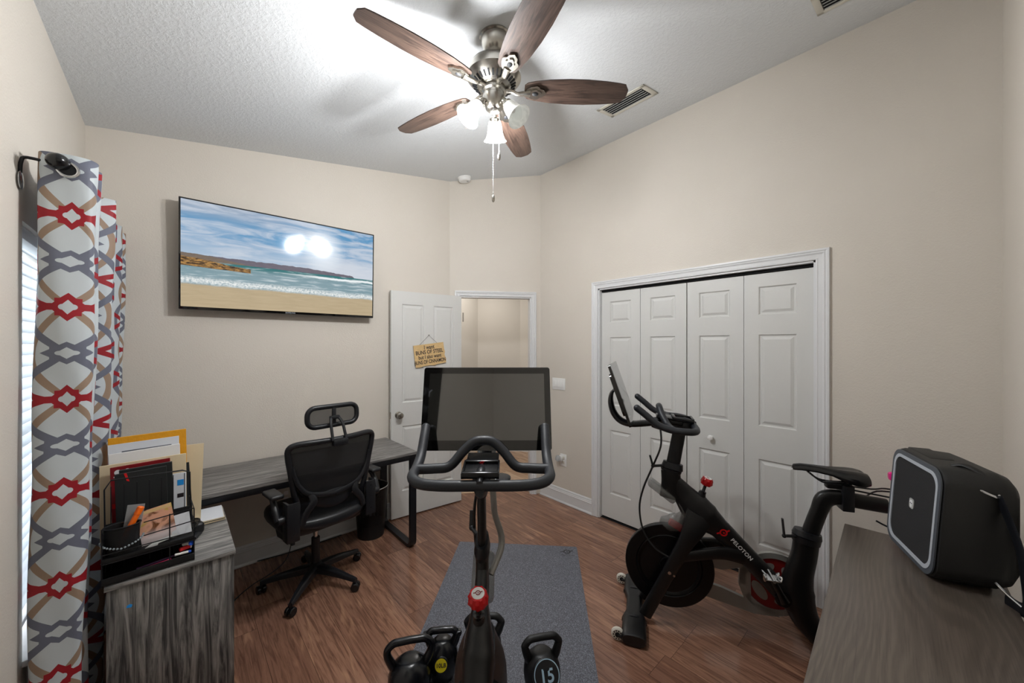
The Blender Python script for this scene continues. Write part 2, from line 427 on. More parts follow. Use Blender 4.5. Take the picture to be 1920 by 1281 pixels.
def tag(o, label=None, cat=None, group=None, kind=None):
    if label: o['label'] = label
    if cat: o['category'] = cat
    if group: o['group'] = group
    if kind: o['kind'] = kind
    return o
def thing(name, label, cat, loc=(0, 0, 0), rz=0, group=None):
    o = bpy.data.objects.new(name, None); C.objects.link(o); o.empty_display_size = 0.1
    o.location = loc; o.rotation_euler = (0, 0, rz); return tag(o, label, cat, group)
def struct(name, mb, m, parent=None, **k):
    o = mb.build(name, m, parent, **k)
    if parent is None: o['kind'] = 'structure'
    return o
def copy_tree(o, parent=None):
    c = o.copy(); C.objects.link(c); c.parent = parent
    for ch in list(o.children): copy_tree(ch, c)
    return c
def text_obj(name, s, size, m, parent, M, depth=0.0006, align='CENTER', sx=1.0, space=1.0, bold=0.0):
    cu = bpy.data.curves.new(name, 'FONT'); cu.body = s; cu.size = size; cu.align_x = align; cu.align_y = 'CENTER'
    cu.extrude = depth; cu.space_character = space; cu.offset = bold
    t = bpy.data.objects.new(name, cu); C.objects.link(t)
    dg = bpy.context.evaluated_depsgraph_get(); me = bpy.data.meshes.new_from_object(t.evaluated_get(dg))
    bpy.data.objects.remove(t)
    for v in me.vertices: v.co = M @ Vector((v.co.x * sx, v.co.y, v.co.z))
    me.name = name; me.materials.clear(); me.materials.append(m)
    o = bpy.data.objects.new(name, me); C.objects.link(o); o.parent = parent; return o
def frameM(o, x, y, z=None):
    """matrix with columns x, y, z at origin o"""
    x = Vector(x).normalized(); y = Vector(y).normalized(); z = Vector(z).normalized() if z else x.cross(y).normalized()
    M = Matrix((x, y, z)).transposed().to_4x4(); M.translation = Vector(o); return M
def rrect(w, h, r, n=6):
    out = []
    for cx, cy, a0 in ((w / 2 - r, h / 2 - r, 0), (-w / 2 + r, h / 2 - r, 90), (-w / 2 + r, -h / 2 + r, 180), (w / 2 - r, -h / 2 + r, 270)):
        for k in range(n + 1):
            a = R(a0 + 90 * k / n); out.append((cx + r * math.cos(a), cy + r * math.sin(a)))
    return out
def arc_strip(mb, c, r0, r1, a0, a1, h, M, n=24, h0=0.0):
    poly = [(c[0] + r1 * math.cos(R(a0 + (a1 - a0) * k / n)), c[1] + r1 * math.sin(R(a0 + (a1 - a0) * k / n))) for k in range(n + 1)]
    poly += [(c[0] + r0 * math.cos(R(a1 + (a0 - a1) * k / n)), c[1] + r0 * math.sin(R(a1 + (a0 - a1) * k / n))) for k in range(n + 1)]
    return mb.prism(poly, h, M, h0)
def loop_logo(mb, s, M, h=0.0008):
    """round looped mark with a tail at each side"""
    arc_strip(mb, (0, 0), s * 0.28, s * 0.45, -150, 200, h, M)
    arc_strip(mb, (0.02 * s, -0.02 * s), s * 0.0, s * 0.12, 0, 359, h, M, 14)
    mb.prism([(-0.42 * s, -0.10 * s), (-0.80 * s, -0.16 * s), (-0.80 * s, 0.02 * s), (-0.40 * s, 0.06 * s)], h, M)
    mb.prism([(0.36 * s, 0.20 * s), (0.72 * s, 0.34 * s), (0.76 * s, 0.16 * s), (0.42 * s, 0.04 * s)], h, M)

# ------------------------------------------------------------------ room dimensions
XL, XR, YN, YB = -0.385, 2.83, -0.235, 3.215
DA, DB = Vector((2.05, YB, 0)), Vector((XR, 2.70, 0))
de = (DB - DA).normalized(); dn = Vector((-de.y, de.x, 0)) * -1.0       # dn points into the room
if dn.dot(FW) > 0: dn = -dn
DL = (DB - DA).length
def zc(x): return 2.805 + 0.161 * (x + 0.385)
T = 0.10
# floor
mb = MB(); mb.box((XL - T, YN - T, -0.05), (4.6, 5.4, 0.0)); struct('floor', mb, M_floor, smooth=False)
hf = MB()
oS = DA + de * 0.05; oE = DA + de * (DL - 0.03); q = -dn
hf.prism([tuple((oS + q * 0.11).xy), tuple((oE + q * 0.11).xy), (4.2, 2.60), (4.4, 5.2), (1.9, 5.2), (1.9, 3.4)], 0.003, h0=0.0005)
struct('floor_hall', hf, M_hallfloor, smooth=False)
# ceiling (rises towards the closet wall)
mb = MB()
lo = [(XL - T, YN - T), (XR + T, YN - T), (XR + T, YB + 0.12), (XL - T, YB + 0.12)]
mb.rings([[Vector((x, y, zc(x))) for x, y in lo], [Vector((x, y, zc(x) + 0.05)) for x, y in lo]]); struct('ceiling', mb, M_ceil, smooth=False)
mb = MB(); mb.prism([tuple((DA - de * 0.02 + q * 0.101).xy), tuple((DB + de * 0.0 + q * 0.101).xy), (4.2, 2.60), (4.4, 5.2), (1.9, 5.2), (1.9, 3.4)], 2.6, h0=2.55); struct('ceiling_hall', mb, M_ceil, smooth=False)
def wallbox(mb, p, e, n, s0, s1, z0, z1, t=T):
    """slab on line p + e*s, thickness t to the side -n"""
    a = p + e * s0; b = p + e * s1; w = -n * t
    r0 = [a, b, b + w, a + w]
    z1a = z1 if not callable(z1) else None
    top = [Vector((v.x, v.y, (z1(v.x) + 0.04) if callable(z1) else z1)) for v in r0]
    mb.rings([[Vector((v.x, v.y, z0)) for v in r0], top])
Z = Vector((0, 0, 0)); EX = Vector((1, 0, 0)); EY = Vector((0, 1, 0))
# left wall with window hole y 2.05..2.95, z .46..1.97
WY0, WY1, WZ0, WZ1 = 2.04, 2.95, 0.46, 1.97
mb = MB(); p = Vector((XL, 0, 0))
wallbox(mb, p, EY, EX, YN - T, WY0, 0, zc, 0.14); wallbox(mb, p, EY, EX, WY1, YB + T, 0, zc, 0.14)
wallbox(mb, p, EY, EX, WY0, WY1, 0, WZ0, 0.14); wallbox(mb, p, EY, EX, WY0, WY1, WZ1, zc, 0.14)
struct('wall_left', mb, M_wall, smooth=False)
mb = MB(); wallbox(mb, Vector((0, YB, 0)), EX, -EY, XL, 2.05, 0, zc); struct('wall_back', mb, M_wall, smooth=False)
mb = MB(); wallbox(mb, Vector((0, YN, 0)), EX, EY, XL - T, XR + T, 0, zc); struct('wall_near', mb, M_wall, smooth=False)
# right wall with closet opening
CY0, CY1, CZ = 0.44, 1.98, 2.055
mb = MB(); p = Vector((XR, 0, 0))
wallbox(mb, p, EY, -EX, YN, CY0, 0, zc); wallbox(mb, p, EY, -EX, CY1, 2.70, 0, zc); wallbox(mb, p, EY, -EX, CY0, CY1, CZ, zc)
struct('wall_right', mb, M_wall, smooth=False)
# diagonal wall with doorway
D0, D1, DZ = 0.105, 0.835, 2.045
mb = MB()
wallbox(mb, DA, de, dn, 0, D0, 0, zc); wallbox(mb, DA, de, dn, D1, DL, 0, zc); wallbox(mb, DA, de, dn, D0, D1, DZ, zc)
struct('wall_diagonal', mb, M_wall, smooth=False)
# closet interior
mb = MB(); mb.box((3.5, 0.2, 0), (3.55, 2.3, 2.6)); mb.box((2.93, 0.2, 0), (3.5, 0.25, 2.6)); mb.box((2.93, 2.3, 0), (3.55, 2.35, 2.6)); mb.box((2.93, 0.2, 2.55), (3.5, 2.3, 2.6))
struct('wall_closet', mb, M_wall, smooth=False)
# hallway walls
mb = MB(); hb = FW * 5.45
a = hb + RT * (-0.50); 
wallbox(mb, a, RT, -FW, 0, 0.62, 0, 2.56)                                # facing wall
wallbox(mb, a, (FW * -1.0 + RT * -0.62).normalized(), RT, 0, 1.6, 0, 2.56)    # lit left return
wallbox(mb, a + RT * 0.62, (FW * -0.45 + RT * 1.0).normalized(), -FW, 0, 1.1, 0, 2.56)
mb.box((4.35, 2.5, 0), (4.4, 5.2, 2.56)); mb.box((1.9, 5.2, 0), (4.4, 5.25, 2.56)); mb.box((1.85, 3.35, 0), (1.9, 5.25, 2.56)); mb.box((3.55, 2.55, 0), (4.4, 2.6, 2.56))
struct('wall_hall', mb, M_wall, smooth=False)
mb = MB(); wallbox(mb, a - FW * 0.015, RT, -FW, -0.02, 0.62, 0.0, 0.13, 0.015)
wallbox(mb, a + RT * 0.62 - FW * 0.015, (FW * -0.45 + RT * 1.0).normalized(), -FW, 0, 1.0, 0, 0.13, 0.015)
struct('baseboard_hall', mb, M_trim, smooth=False)

# moulded baseboard / casing profile swept along a straight run
def run(mb, p, q, n, prof, up=Vector((0, 0, 1)), m0=0.0, m1=0.0):
    """prof = (out, up) points; p->q run; n = out direction; m = mitre slope along the run per unit 'up'"""
    p, q = Vector(p), Vector(q); t = (q - p).normalized()
    mb.rings([[p + n * o + up * h + t * (m0 * h) for o, h in prof], [q + n * o + up * h - t * (m1 * h) for o, h in prof]])
BASE = [(0, 0), (0.020, 0), (0.020, 0.008), (0.014, 0.020), (0.013, 0.095), (0.017, 0.100), (0.012, 0.106), (0.012, 0.114), (0.008, 0.120), (0.009, 0.128), (0.004, 0.138), (0, 0.140)]
def baseboard(name, p, q, n):
    mb = MB(); run(mb, p, q, Vector(n), BASE); struct(name, mb, M_trim, ang=20)
baseboard('baseboard_back', (XL, YB, 0), (2.05, YB, 0), (0, -1, 0))
baseboard('baseboard_right', (XR, 2.04, 0), (XR, 2.69, 0), (-1, 0, 0))
baseboard('baseboard_right_2', (XR, YN, 0), (XR, 0.378, 0), (-1, 0, 0))
baseboard('baseboard_left', (XL, YN, 0), (XL, YB, 0), (1, 0, 0))
baseboard('baseboard_near', (XL, YN, 0), (XR, YN, 0), (0, 1, 0))
CAS = [(0, 0), (0.011, 0), (0.013, 0.006), (0.011, 0.012), (0.012, 0.030), (0.017, 0.040), (0.014, 0.046), (0.018, 0.052), (0.018, 0.062), (0, 0.065)]
def casing(name, o, e, n, s0, s1, ztop, w=1.0):
    cs = [(a, b * w) for a, b in CAS]; W_ = 0.065 * w; mb = MB(); U = Vector((0, 0, 1))
    run(mb, o + e * s0, o + e * s0 + U * (ztop), n, cs, up=-e, m1=-1.0)
    run(mb, o + e * s1, o + e * s1 + U * (ztop), n, cs, up=e, m1=-1.0)
    run(mb, o + e * s0 + U * ztop, o + e * s1 + U * ztop, n, cs, up=U, m0=-1.0, m1=-1.0)
    # jamb lining
    for s_, d_ in ((s0, 1), (s1, -1)):
        mb.rings([[o + e * s_ + U * 0, o + e * (s_ + d_ * 0.012), o + e * (s_ + d_ * 0.012) - n * T, o + e * s_ - n * T],
                  [o + e * s_ + U * ztop, o + e * (s_ + d_ * 0.012) + U * ztop, o + e * (s_ + d_ * 0.012) - n * T + U * ztop, o + e * s_ - n * T + U * ztop]])
    mb.rings([[o + e * s0 + U * ztop, o + e * s1 + U * ztop, o + e * s1 - n * T + U * ztop, o + e * s0 - n * T + U * ztop],
              [o + e * s0 + U * (ztop - 0.012), o + e * s1 + U * (ztop - 0.012), o + e * s1 - n * T + U * (ztop - 0.012), o + e * s0 - n * T + U * (ztop - 0.012)]])
    struct(name, mb, M_trim, ang=20)
casing('trim_1', Vector((XR, 0, 0)), EY, -EX, CY0, CY1, CZ)
casing('trim_2', DA, de, dn, D0, D1, DZ, 0.85)

# ------------------------------------------------------------------ panelled doors
def panel_slab(w, h, t, cols, rows):
    mb = MB(); b = mb.b
    xs = sorted({0, w} | {x for c in cols for x in c}); zs = sorted({0, h} | {z for r in rows for z in r})
    gv = {}
    def gvx(x, z, y):
        k = (x, z, y)
        if k not in gv: gv[k] = b.verts.new((x, y, z))
        return gv[k]
    pf = []
    for y in (0.0, t):
        for i in range(len(xs) - 1):
            for j in range(len(zs) - 1):
                q = [gvx(xs[i], zs[j], y), gvx(xs[i + 1], zs[j], y), gvx(xs[i + 1], zs[j + 1], y), gvx(xs[i], zs[j + 1], y)]
                if y == t: q.reverse()
                f = b.faces.new(q)
                if any(c[0] <= xs[i] and xs[i + 1] <= c[1] for c in cols) and any(r[0] <= zs[j] and zs[j + 1] <= r[1] for r in rows): pf.append(f)
    # edges
    for i in range(len(xs) - 1):
        for z in (0, h): b.faces.new([gvx(xs[i], z, 0), gvx(xs[i + 1], z, 0), gvx(xs[i + 1], z, t), gvx(xs[i], z, t)])
    for j in range(len(zs) - 1):
        for x in (0, w): b.faces.new([gvx(x, zs[j], 0), gvx(x, zs[j + 1], 0), gvx(x, zs[j + 1], t), gvx(x, zs[j], t)])
    bmesh.ops.recalc_face_normals(b, faces=b.faces)
    bmesh.ops.inset_individual(b, faces=pf, thickness=0.010, depth=-0.009)
    bmesh.ops.inset_individual(b, faces=pf, thickness=0.012, depth=0.0)
    bmesh.ops.inset_individual(b, faces=pf, thickness=0.024, depth=0.007)
    return mb
# closet bifold doors: four leaves in two pairs
rows = [(0.215, 0.78), (1.0, 1.60), (1.73, 1.915)]
lw = (CY1 - CY0 - 0.03) / 4
for k in range(2):
    root = bpy.data.objects.new('door_%d' % (k + 1), None); C.objects.link(root); root['kind'] = 'structure'
    root.location = (XR + 0.030, CY0 + 0.013 + k * (2 * lw + 0.004), 0.018)
    for j in range(2):
        lf = panel_slab(lw - 0.003, 2.0, 0.032, [(0.085, lw - 0.088)], rows).build('door_leaf', M_door, root, smooth=False)
        ang = R(1.2) * (1 if j == 0 else -1)
        # slab x axis -> +y in the room ; front face (y=0) towards the room (-x)
        lf.matrix_local = Matrix.Translation((0, j * lw + (0.0), 0)) @ Matrix(((0, 1, 0, 0), (1, 0, 0, 0), (0, 0, 1, 0), (0, 0, 0, 1)))
    if k == 0:
        kb = MB(); kb.lathe([(0.012, 0), (0.010, 0.004), (0.008, 0.014), (0.015, 0.020), (0.019, 0.028), (0.017, 0.036), (0.008, 0.040), (0, 0.0405)], 24, frameM((0, 2 * lw - 0.175, 0.87), (0, 1, 0), (0, 0, 1), (-1, 0, 0)))
        kb.build('door_knob', M_white, root)
mb = MB(); mb.box((XR + 0.02, CY0 + 0.012, 0.0), (XR + 0.075, CY1 - 0.012, 0.004)); mb.box((XR + 0.035, CY0 + 0.012, CZ - 0.03), (XR + 0.06, CY1 - 0.012, CZ - 0.012))
struct('closet_gap_shade', mb, M_dark, smooth=False)  # near-black strips stand in for shade above and below the closet doors
# open door to the hall: hinge at the left jamb, leaf folded back along the wall
hinge = Vector((2.105, 3.088, 0)); free = Vector((1.405, 3.148, 0)); dl = (hinge - free).length
ddir = (hinge - free).normalized(); dnrm = Vector((ddir.y, -ddir.x, 0))      # towards the room
door = panel_slab(dl, 2.02, 0.035, [(0.10, 0.305), (0.405, 0.61)], [(0.23, 0.81), (1.02, 1.905)]).build('door_3', M_door, None, smooth=False)
door['kind'] = 'structure'
door.matrix_world = frameM(free + Vector((0, 0, 0.012)), ddir, -dnrm, (0, 0, 1))
def dw(s_, out, z): return Vector((s_, -out, z))
kn = MB(); kM = frameM(dw(0.065, 0, 0.915), (1, 0, 0), (0, 0, 1), (0, -1, 0))
kn.lathe([(0.032, 0), (0.032, 0.004), (0.028, 0.009), (0.012, 0.012), (0.010, 0.030), (0.022, 0.036), (0.029, 0.048), (0.028, 0.058), (0.020, 0.066), (0.0, 0.068)], 28, kM)
kn.box((-0.001, 0.004, 0.885), (0.002, 0.031, 0.945))
kn.build('door_knob', M_nickel, door)
mb = MB()
for z in (0.25, 1.0, 1.78): mb.cyl(hinge + Vector((0.012, -0.012, z)), hinge + Vector((0.012, -0.012, z + 0.09)), 0.006)
struct('trim_4', mb, M_nickel)

# ------------------------------------------------------------------ window
win = bpy.data.objects.new('window_1', None); C.objects.link(win); win['kind'] = 'structure'; win.location = (XL - 0.10, 0, 0)
mb = MB()
for (y0, y1, z0, z1) in ((WY0, WY0 + 0.04, WZ0, WZ1), (WY1 - 0.04, WY1, WZ0, WZ1), (WY0, WY1, WZ0, WZ0 + 0.04), (WY0, WY1, WZ1 - 0.04, WZ1), (WY0, WY1, 1.19, 1.23)):
    mb.box((-0.03, y0, z0), (0.0, y1, z1), 0.003)
mb.build('window_frame', M_white, win)
mb = MB(); mb.box((-0.018, WY0 + 0.04, WZ0 + 0.04), (-0.014, WY1 - 0.04, WZ1 - 0.04)); mb.build('window_pane', M_pane, win, smooth=False)
mb = MB(); mb.box((0.0, WY0 - 0.0, WZ0 - 0.0), (0.125, WY1, WZ0 + 0.022), 0.004); mb.build('window_sill', M_trim, win)
bl = thing('window_blind', 'white horizontal slat blind inside the window recess behind the curtain', 'blind', (XL - 0.045, (WY0 + WY1) / 2, WZ1))
hw = (WY1 - WY0) / 2 - 0.01
mb = MB(); mb.box((-0.03, -hw, -0.045), (0.03, hw, 0.0), 0.003); mb.build('head_rail', M_white, bl)
mb = MB(); zz = -0.06
while zz > -1.40:
    M = Matrix.Translation((0, 0, zz)) @ Matrix.Rotation(R(52), 4, 'Y'); mb.box((-0.025, -hw, -0.0012), (0.025, hw, 0.0012), M=M); zz -= 0.042
mb.build('slat_stack', M_blind, bl, smooth=False)
mb = MB(); mb.box((-0.025, -hw, -1.425), (0.025, hw, -1.405), 0.003); mb.build('bottom_rail', M_white, bl)

# ------------------------------------------------------------------ curtain and rod
rod = thing('curtain_rod', 'thin black curtain rod with oval black finial on left wall', 'curtain rod', (-0.295, 1.965, 2.168))
mb = MB(); mb.cyl((0, 0, 0), (0, 1.25, 0), 0.008); mb.build('rod', M_black, rod)
for yy in (0.03, 1.2):
    mb = MB(); mb.tube([(-0.086, yy, -0.05), (-0.083, yy, -0.01), (-0.07, yy, 0.004), (0.0, yy, 0.0)], 0.005, smooth=4); 
    mb.sphere((0, yy, 0), 0.011)
    mb.build('bracket', M_black, rod)
mb = MB(); mb.lathe([(0, 0), (0.016, 0.002), (0.030, 0.0045), (0.030, 0.006), (0.012, 0.008), (0, 0.008)], 24, frameM((-0.089, 0.03, -0.075), (0, 1, 0), (0, 0, 1.6), (1, 0, 0)))
mb.build('wall_plate', M_chrome, rod)
mb = MB(); mb.sphere((0, -0.004, 0.0), 0.029, sc=(1.0, 1.35, 0.92), seg=28); mb.cyl((0, 0.02, 0), (0, 0.055, 0), 0.012); mb.build('finial', M_plasticb, rod)
cur = thing('curtain', 'grommet curtain with red, grey and tan lattice print by the window', 'curtain', (0, 0, 0))
knots = [(-0.350, 2.10), (-0.346, 2.05), (-0.334, 1.99), (-0.28, 1.972), (-0.218, 1.985), (-0.225, 2.035), (-0.33, 2.06), (-0.345, 2.085), (-0.24, 2.075), (-0.212, 2.105), (-0.25, 2.16), (-0.35, 2.24), (-0.35, 2.33), (-0.32, 2.41),
         (-0.206, 2.455), (-0.25, 2.52), (-0.35, 2.62), (-0.345, 2.78), (-0.25, 2.92), (-0.22, 2.985), (-0.25, 3.03), (-0.335, 3.06), (-0.32, 3.10), (-0.235, 3.13), (-0.218, 3.165), (-0.24, 3.19)]
path = catmull([(x, y, 0) for x, y in knots], 8)
ztop, zbot, NZ = 2.203, 0.025, 44
b = bmesh.new(); uvl = b.loops.layers.uv.new('UVMap'); us = [0.0]
for i in range(1, len(path)): us.append(us[-1] + (path[i] - path[i - 1]).length)
u0 = us[32] - 0.050
grid = []
for j in range(NZ + 1):
    z = ztop + (zbot - ztop) * j / NZ; row = []; f = j / NZ
    for i, p_ in enumerate(path):
        w = 0.006 * math.sin(3.0 * z + i * 0.11) * f + 0.004 * math.sin(9 * z + i * 0.35)
        c_ = -0.285; xx = c_ + (p_.x - c_) * (1 - 0.08 * f) + w * 0.6 - 0.036 * f
        row.append(b.verts.new((xx, p_.y + w, z)))
    grid.append(row)
for j in range(NZ):
    for i in range(len(path) - 1):
        f = b.faces.new((grid[j][i], grid[j][i + 1], grid[j + 1][i + 1], grid[j + 1][i]))
        for lp, (ii, jj) in zip(f.loops, ((i, j), (i + 1, j), (i + 1, j + 1), (i, j + 1))):
            lp[uvl].uv = (us[ii] - u0, (ztop + (zbot - ztop) * jj / NZ) - 0.105)
me = bpy.data.meshes.new('curtain_panel'); b.to_mesh(me); b.free(); me.materials.append(M_curtain)
for p_ in me.polygons: p_.use_smooth = True
co = bpy.data.objects.new('curtain_panel', me); C.objects.link(co); co.parent = cur
sm = co.modifiers.new('thick', 'SOLIDIFY'); sm.thickness = 0.0016
def grommet(c, n):
    M = frameM(c, Vector(n).cross(Vector((0, 0, 1))), (0, 0, 1), n)
    mb = MB(); N = 28; rings = []
    for k in range(N):
        a = 2 * PI * k / N; rc = Vector((math.cos(a) * 0.024, math.sin(a) * 0.024, 0)); rd = rc.normalized()
        rings.append([M @ (rc + rd * (0.005 * math.cos(t)) + Vector((0, 0, 0.0035 * math.sin(t)))) for t in [2 * PI * q / 8 for q in range(8)]])
    mb.rings(rings, closed=True)
    mb.build('grommet', M_chrome, cur)
    mb = MB(); mb.prism([(0.0195 * math.cos(2 * PI * k / 24), 0.0195 * math.sin(2 * PI * k / 24)) for k in range(24)], 0.0012, M, -0.0012); mb.build('grommet_opening', M_dark, cur)
grommet((-0.275, 1.9655, 2.150), (0.05, -1, 0)); grommet((-0.29, 2.065, 2.150), (0.2, 1, 0))

# ------------------------------------------------------------------ ceiling fan
FC = Vector((1.145, 1.402, 0)); BZ = 2.785
fan = thing('ceiling_fan', 'brushed nickel ceiling fan with five dark wood blades and three bell lights', 'ceiling fan', (FC.x, FC.y, BZ))
zt = zc(FC.x) - BZ          # ceiling above blade plane
tilt = Matrix.Rotation(-math.atan(0.161), 4, 'Y')
mb = MB(); mb.lathe([(0.070, 0.002), (0.072, -0.006), (0.066, -0.012), (0.068, -0.018), (0.066, -0.030), (0.058, -0.062), (0.046, -0.085), (0.034, -0.092), (0.022, -0.088)], 40, Matrix.Translation((0, 0, zt)) @ tilt); mb.build('canopy', M_nickel, fan)
mb = MB(); mb.sphere((0, 0, zt - 0.10), 0.026); mb.cyl((0, 0, zt - 0.12), (0, 0, 0.12), 0.014); mb.build('downrod', M_nickeld, fan)
mb = MB(); mb.lathe([(0.016, 0.150), (0.030, 0.148), (0.040, 0.140), (0.085, 0.128), (0.118, 0.105), (0.131, 0.075), (0.131, 0.055), (0.122, 0.045), (0.105, 0.030), (0.072, 0.008), (0.055, 0.004), (0.03, 0.004)], 56); mh = mb.build('motor_housing', M_nickel, fan)
mb = MB()
for k in range(30):
    a = 2 * PI * k / 30
    e1 = Vector((math.cos(a), math.sin(a), 0)); t1 = Vector((-math.sin(a), math.cos(a), 0))
    p0 = e1 * 0.080 + Vector((0, 0, 0.0135 - 0.002)); p1 = e1 * 0.108 + Vector((0, 0, 0.0325 - 0.002))
    dd = (p1 - p0).normalized(); nrm = dd.cross(t1).normalized()
    if nrm.z > 0: nrm = -nrm
    M = frameM((p0 + p1) / 2, dd, t1, dd.cross(t1))
    mb.box((-0.014, -0.0035, -0.0025), (0.014, 0.0035, 0.0025), M=M)
mb.build('vent_slots', M_nickeld, mh)
mb = MB(); mb.lathe([(0.052, 0.006), (0.058, 0.0), (0.058, -0.012), (0.050, -0.018), (0.050, -0.030), (0.054, -0.034), (0.054, -0.044), (0.046, -0.075), (0.040, -0.092), (0.026, -0.104), (0.0, -0.108)], 40); mb.build('switch_housing', M_nickel, fan)
# one blade along +x, copied
def make_blade(parent):
    root = bpy.data.objects.new('blade', None)
    mb = MB(); pr = [(0.148, 0.030), (0.162, 0.044), (0.20, 0.054), (0.27, 0.064), (0.36, 0.070), (0.45, 0.070), (0.54, 0.064), (0.60, 0.057), (0.632, 0.051), (0.652, 0.022), (0.653, 0.0)]
    poly = [(x, -y) for x, y in pr] + [(x, y) for x, y in reversed(pr[:-1])]
    Mt = Matrix.Translation((0, 0, -0.002)) @ Matrix.Rotation(R(-11), 4, 'X')
    mb.prism(poly, 0.0055, Mt)
    bld = mb.build('blade', M_blade, parent, smooth=False)
    mb = MB()
    # iron: curved neck then shield-shaped plate with raised boss on the underside
    mb.tube([(0.050, 0, -0.004), (0.085, 0, -0.004), (0.115, 0.004, -0.014), (0.150, 0, -0.014), (0.175, 0, -0.012)], [0.014, 0.012, 0.012, 0.016, 0.020], 10, 5, flat=0.6, up=(0, 0, 1))
    sh = [(0.150, 0.0), (0.158, 0.020), (0.178, 0.032), (0.206, 0.038), (0.216, 0.034), (0.222, 0.024), (0.240, 0.019), (0.254, 0.0)]
    poly = sh + [(x, -y) for x, y in reversed(sh[1:-1])]
    M2 = Matrix.Rotation(R(-11), 4, 'X')
    mb.prism(poly, -0.003, M2, -0.012)
    sh2 = [(0.196 + (x - 0.196) * 0.62, y * 0.62) for x, y in poly]
    mb.prism(sh2, -0.010, M2, -0.017)
    iron = mb.build('blade_iron', M_nickel, bld, smooth=False)
    mb = MB(); mb.sphere((0.2, 0, -0.0165), 0.012, M2, 14, (1.3, 1.0, 0.4)); mb.build('boss', M_nickeld, bld)
    return bld
bl0 = make_blade(fan)
for k, a in enumerate((-39.5, 33.0, 105.0, 178.5, 251.5)):
    o = bl0 if k == 0 else copy_tree(bl0, fan)
    o.rotation_euler = (0, 0, R(a))
# light kit
for k, (ang, on) in enumerate(((48.0, True), (168.0 + 0, True), (-72.0, False))):
    a = R(ang); e1 = Vector((math.cos(a), math.sin(a), 0))
    ax_ = (e1 * math.sin(R(38)) + Vector((0, 0, -math.cos(R(38))))).normalized()
    base = e1 * 0.072 + Vector((0, 0, -0.088))
    mb = MB(); mb.tube([e1 * 0.035 + Vector((0, 0, -0.070)), e1 * 0.058 + Vector((0, 0, -0.066)), base, base + ax_ * 0.012], 0.010, smooth=4)
    side = ax_.cross(Vector((0, 0, 1))).normalized(); M = frameM(base, side, ax_.cross(side), ax_)
    mb.lathe([(0.010, -0.002), (0.024, 0.002), (0.026, 0.010), (0.024, 0.022), (0.01, 0.024)], 28, M)
    arm = mb.build('lamp_arm', M_nickel, fan)
    prof = [(0.026, 0.016), (0.030, 0.022), (0.034, 0.040), (0.037, 0.062), (0.041, 0.080), (0.049, 0.098), (0.058, 0.108)]
    full = prof + [(r - 0.003, z) for r, z in reversed(prof)]
    mb = MB(); rings = [[M @ Vector((r * math.cos(2 * PI * q / 36), r * math.sin(2 * PI * q / 36), z)) for q in range(36)] for r, z in full]
    mb.rings(rings, cap=False)
    s_ = mb.build('lamp_shade', M_shade_on if on else M_shade_off, fan)
    if not on: s_['label'] = 'unlit frosted shade with faint added glow'
    mb = MB(); mb.sphere((0, 0, 0.045), 0.016, M, 16, (1, 1, 1.4)); mb.build('bulb', M_shade_on if on else M_white, fan)
    if on:
        c_ = FC + Vector((0, 0, BZ)) + base + ax_ * 0.16
        point_light('fan_lamp', c_, 15, 0.05, (0.975, 0.985, 1.0))
for (dx, L, kk) in ((RT * -0.002 + FW * -0.03, 0.42, 0), (RT * 0.025 + FW * 0.0, 0.205, 1)):
    mb = MB(); p0 = Vector((dx.x, dx.y, -0.100)); mb.cyl(p0, p0 - Vector((0, 0, L)), 0.0014, 8)
    for q in range(int(L / 0.012)): mb.sphere(p0 - Vector((0, 0, q * 0.012)), 0.0024, seg=8)
    ch = mb.build('pull_chain', M_chrome, fan)
    mb = MB(); mb.lathe([(0.002, 0), (0.006, -0.004), (0.0075, -0.014), (0.0075, -0.026), (0.004, -0.034), (0, -0.035)], 16, Matrix.Translation(p0 - Vector((0, 0, L)))); mb.build('chain_pull', M_nickel if kk else M_nickel, ch)

# ------------------------------------------------------------------ ceiling fixtures
sl = math.atan(0.161)
def ceil_frame(x, y, off=0.0): return Matrix.Translation((x, y, zc(x) - off)) @ Matrix.Rotation(-sl, 4, 'Y')
def vent(x, y, L, Wd, label):
    t = thing('air_vent', label, 'air vent', (x, y, zc(x)), 0, None); t.rotation_euler = (0, -sl, 0)
    mb = MB(); fo = 0.030
    # x across (Wd), y along (L)
    for (a, b_, c_, d_) in ((-Wd / 2, -Wd / 2 + fo, -L / 2, L / 2), (Wd / 2 - fo, Wd / 2, -L / 2, L / 2), (-Wd / 2, Wd / 2, -L / 2, -L / 2 + fo), (-Wd / 2, Wd / 2, L / 2 - fo, L / 2)):
        mb.box((a, c_, -0.008), (b_, d_, -0.0005), 0.003)
    mb.build('frame', M_cream, t)
    mb = MB(); mb.box((-Wd / 2 + fo, -L / 2 + fo, -0.0025), (Wd / 2 - fo, L / 2 - fo, -0.0005)); mb.build('backing', M_dark, t, smooth=False)
    n = 5
    for k in range(n):
        xx = -Wd / 2 + fo + (Wd - 2 * fo) * (k + 0.5) / n
        mb = MB(); mb.box((-0.0055, -L / 2 + fo + 0.004, -0.0007), (0.0055, L / 2 - fo - 0.004, 0.0007), M=Matrix.Translation((xx, 0, -0.009)) @ Matrix.Rotation(R(-12), 4, 'Y')); mb.build('louver', M_louver, t, smooth=False)
vent(2.325, 1.395, 0.36, 0.20, 'cream ceiling air vent beside the tip of a fan blade')
vent(2.385, 0.20, 0.36, 0.20, 'ceiling air vent cut off by the top edge of the photo')
sd = thing('smoke_detector', 'round white smoke detector on the ceiling above the doorway', 'smoke detector', (2.12, 3.06, zc(2.12))); sd.rotation_euler = (0, -sl, 0)
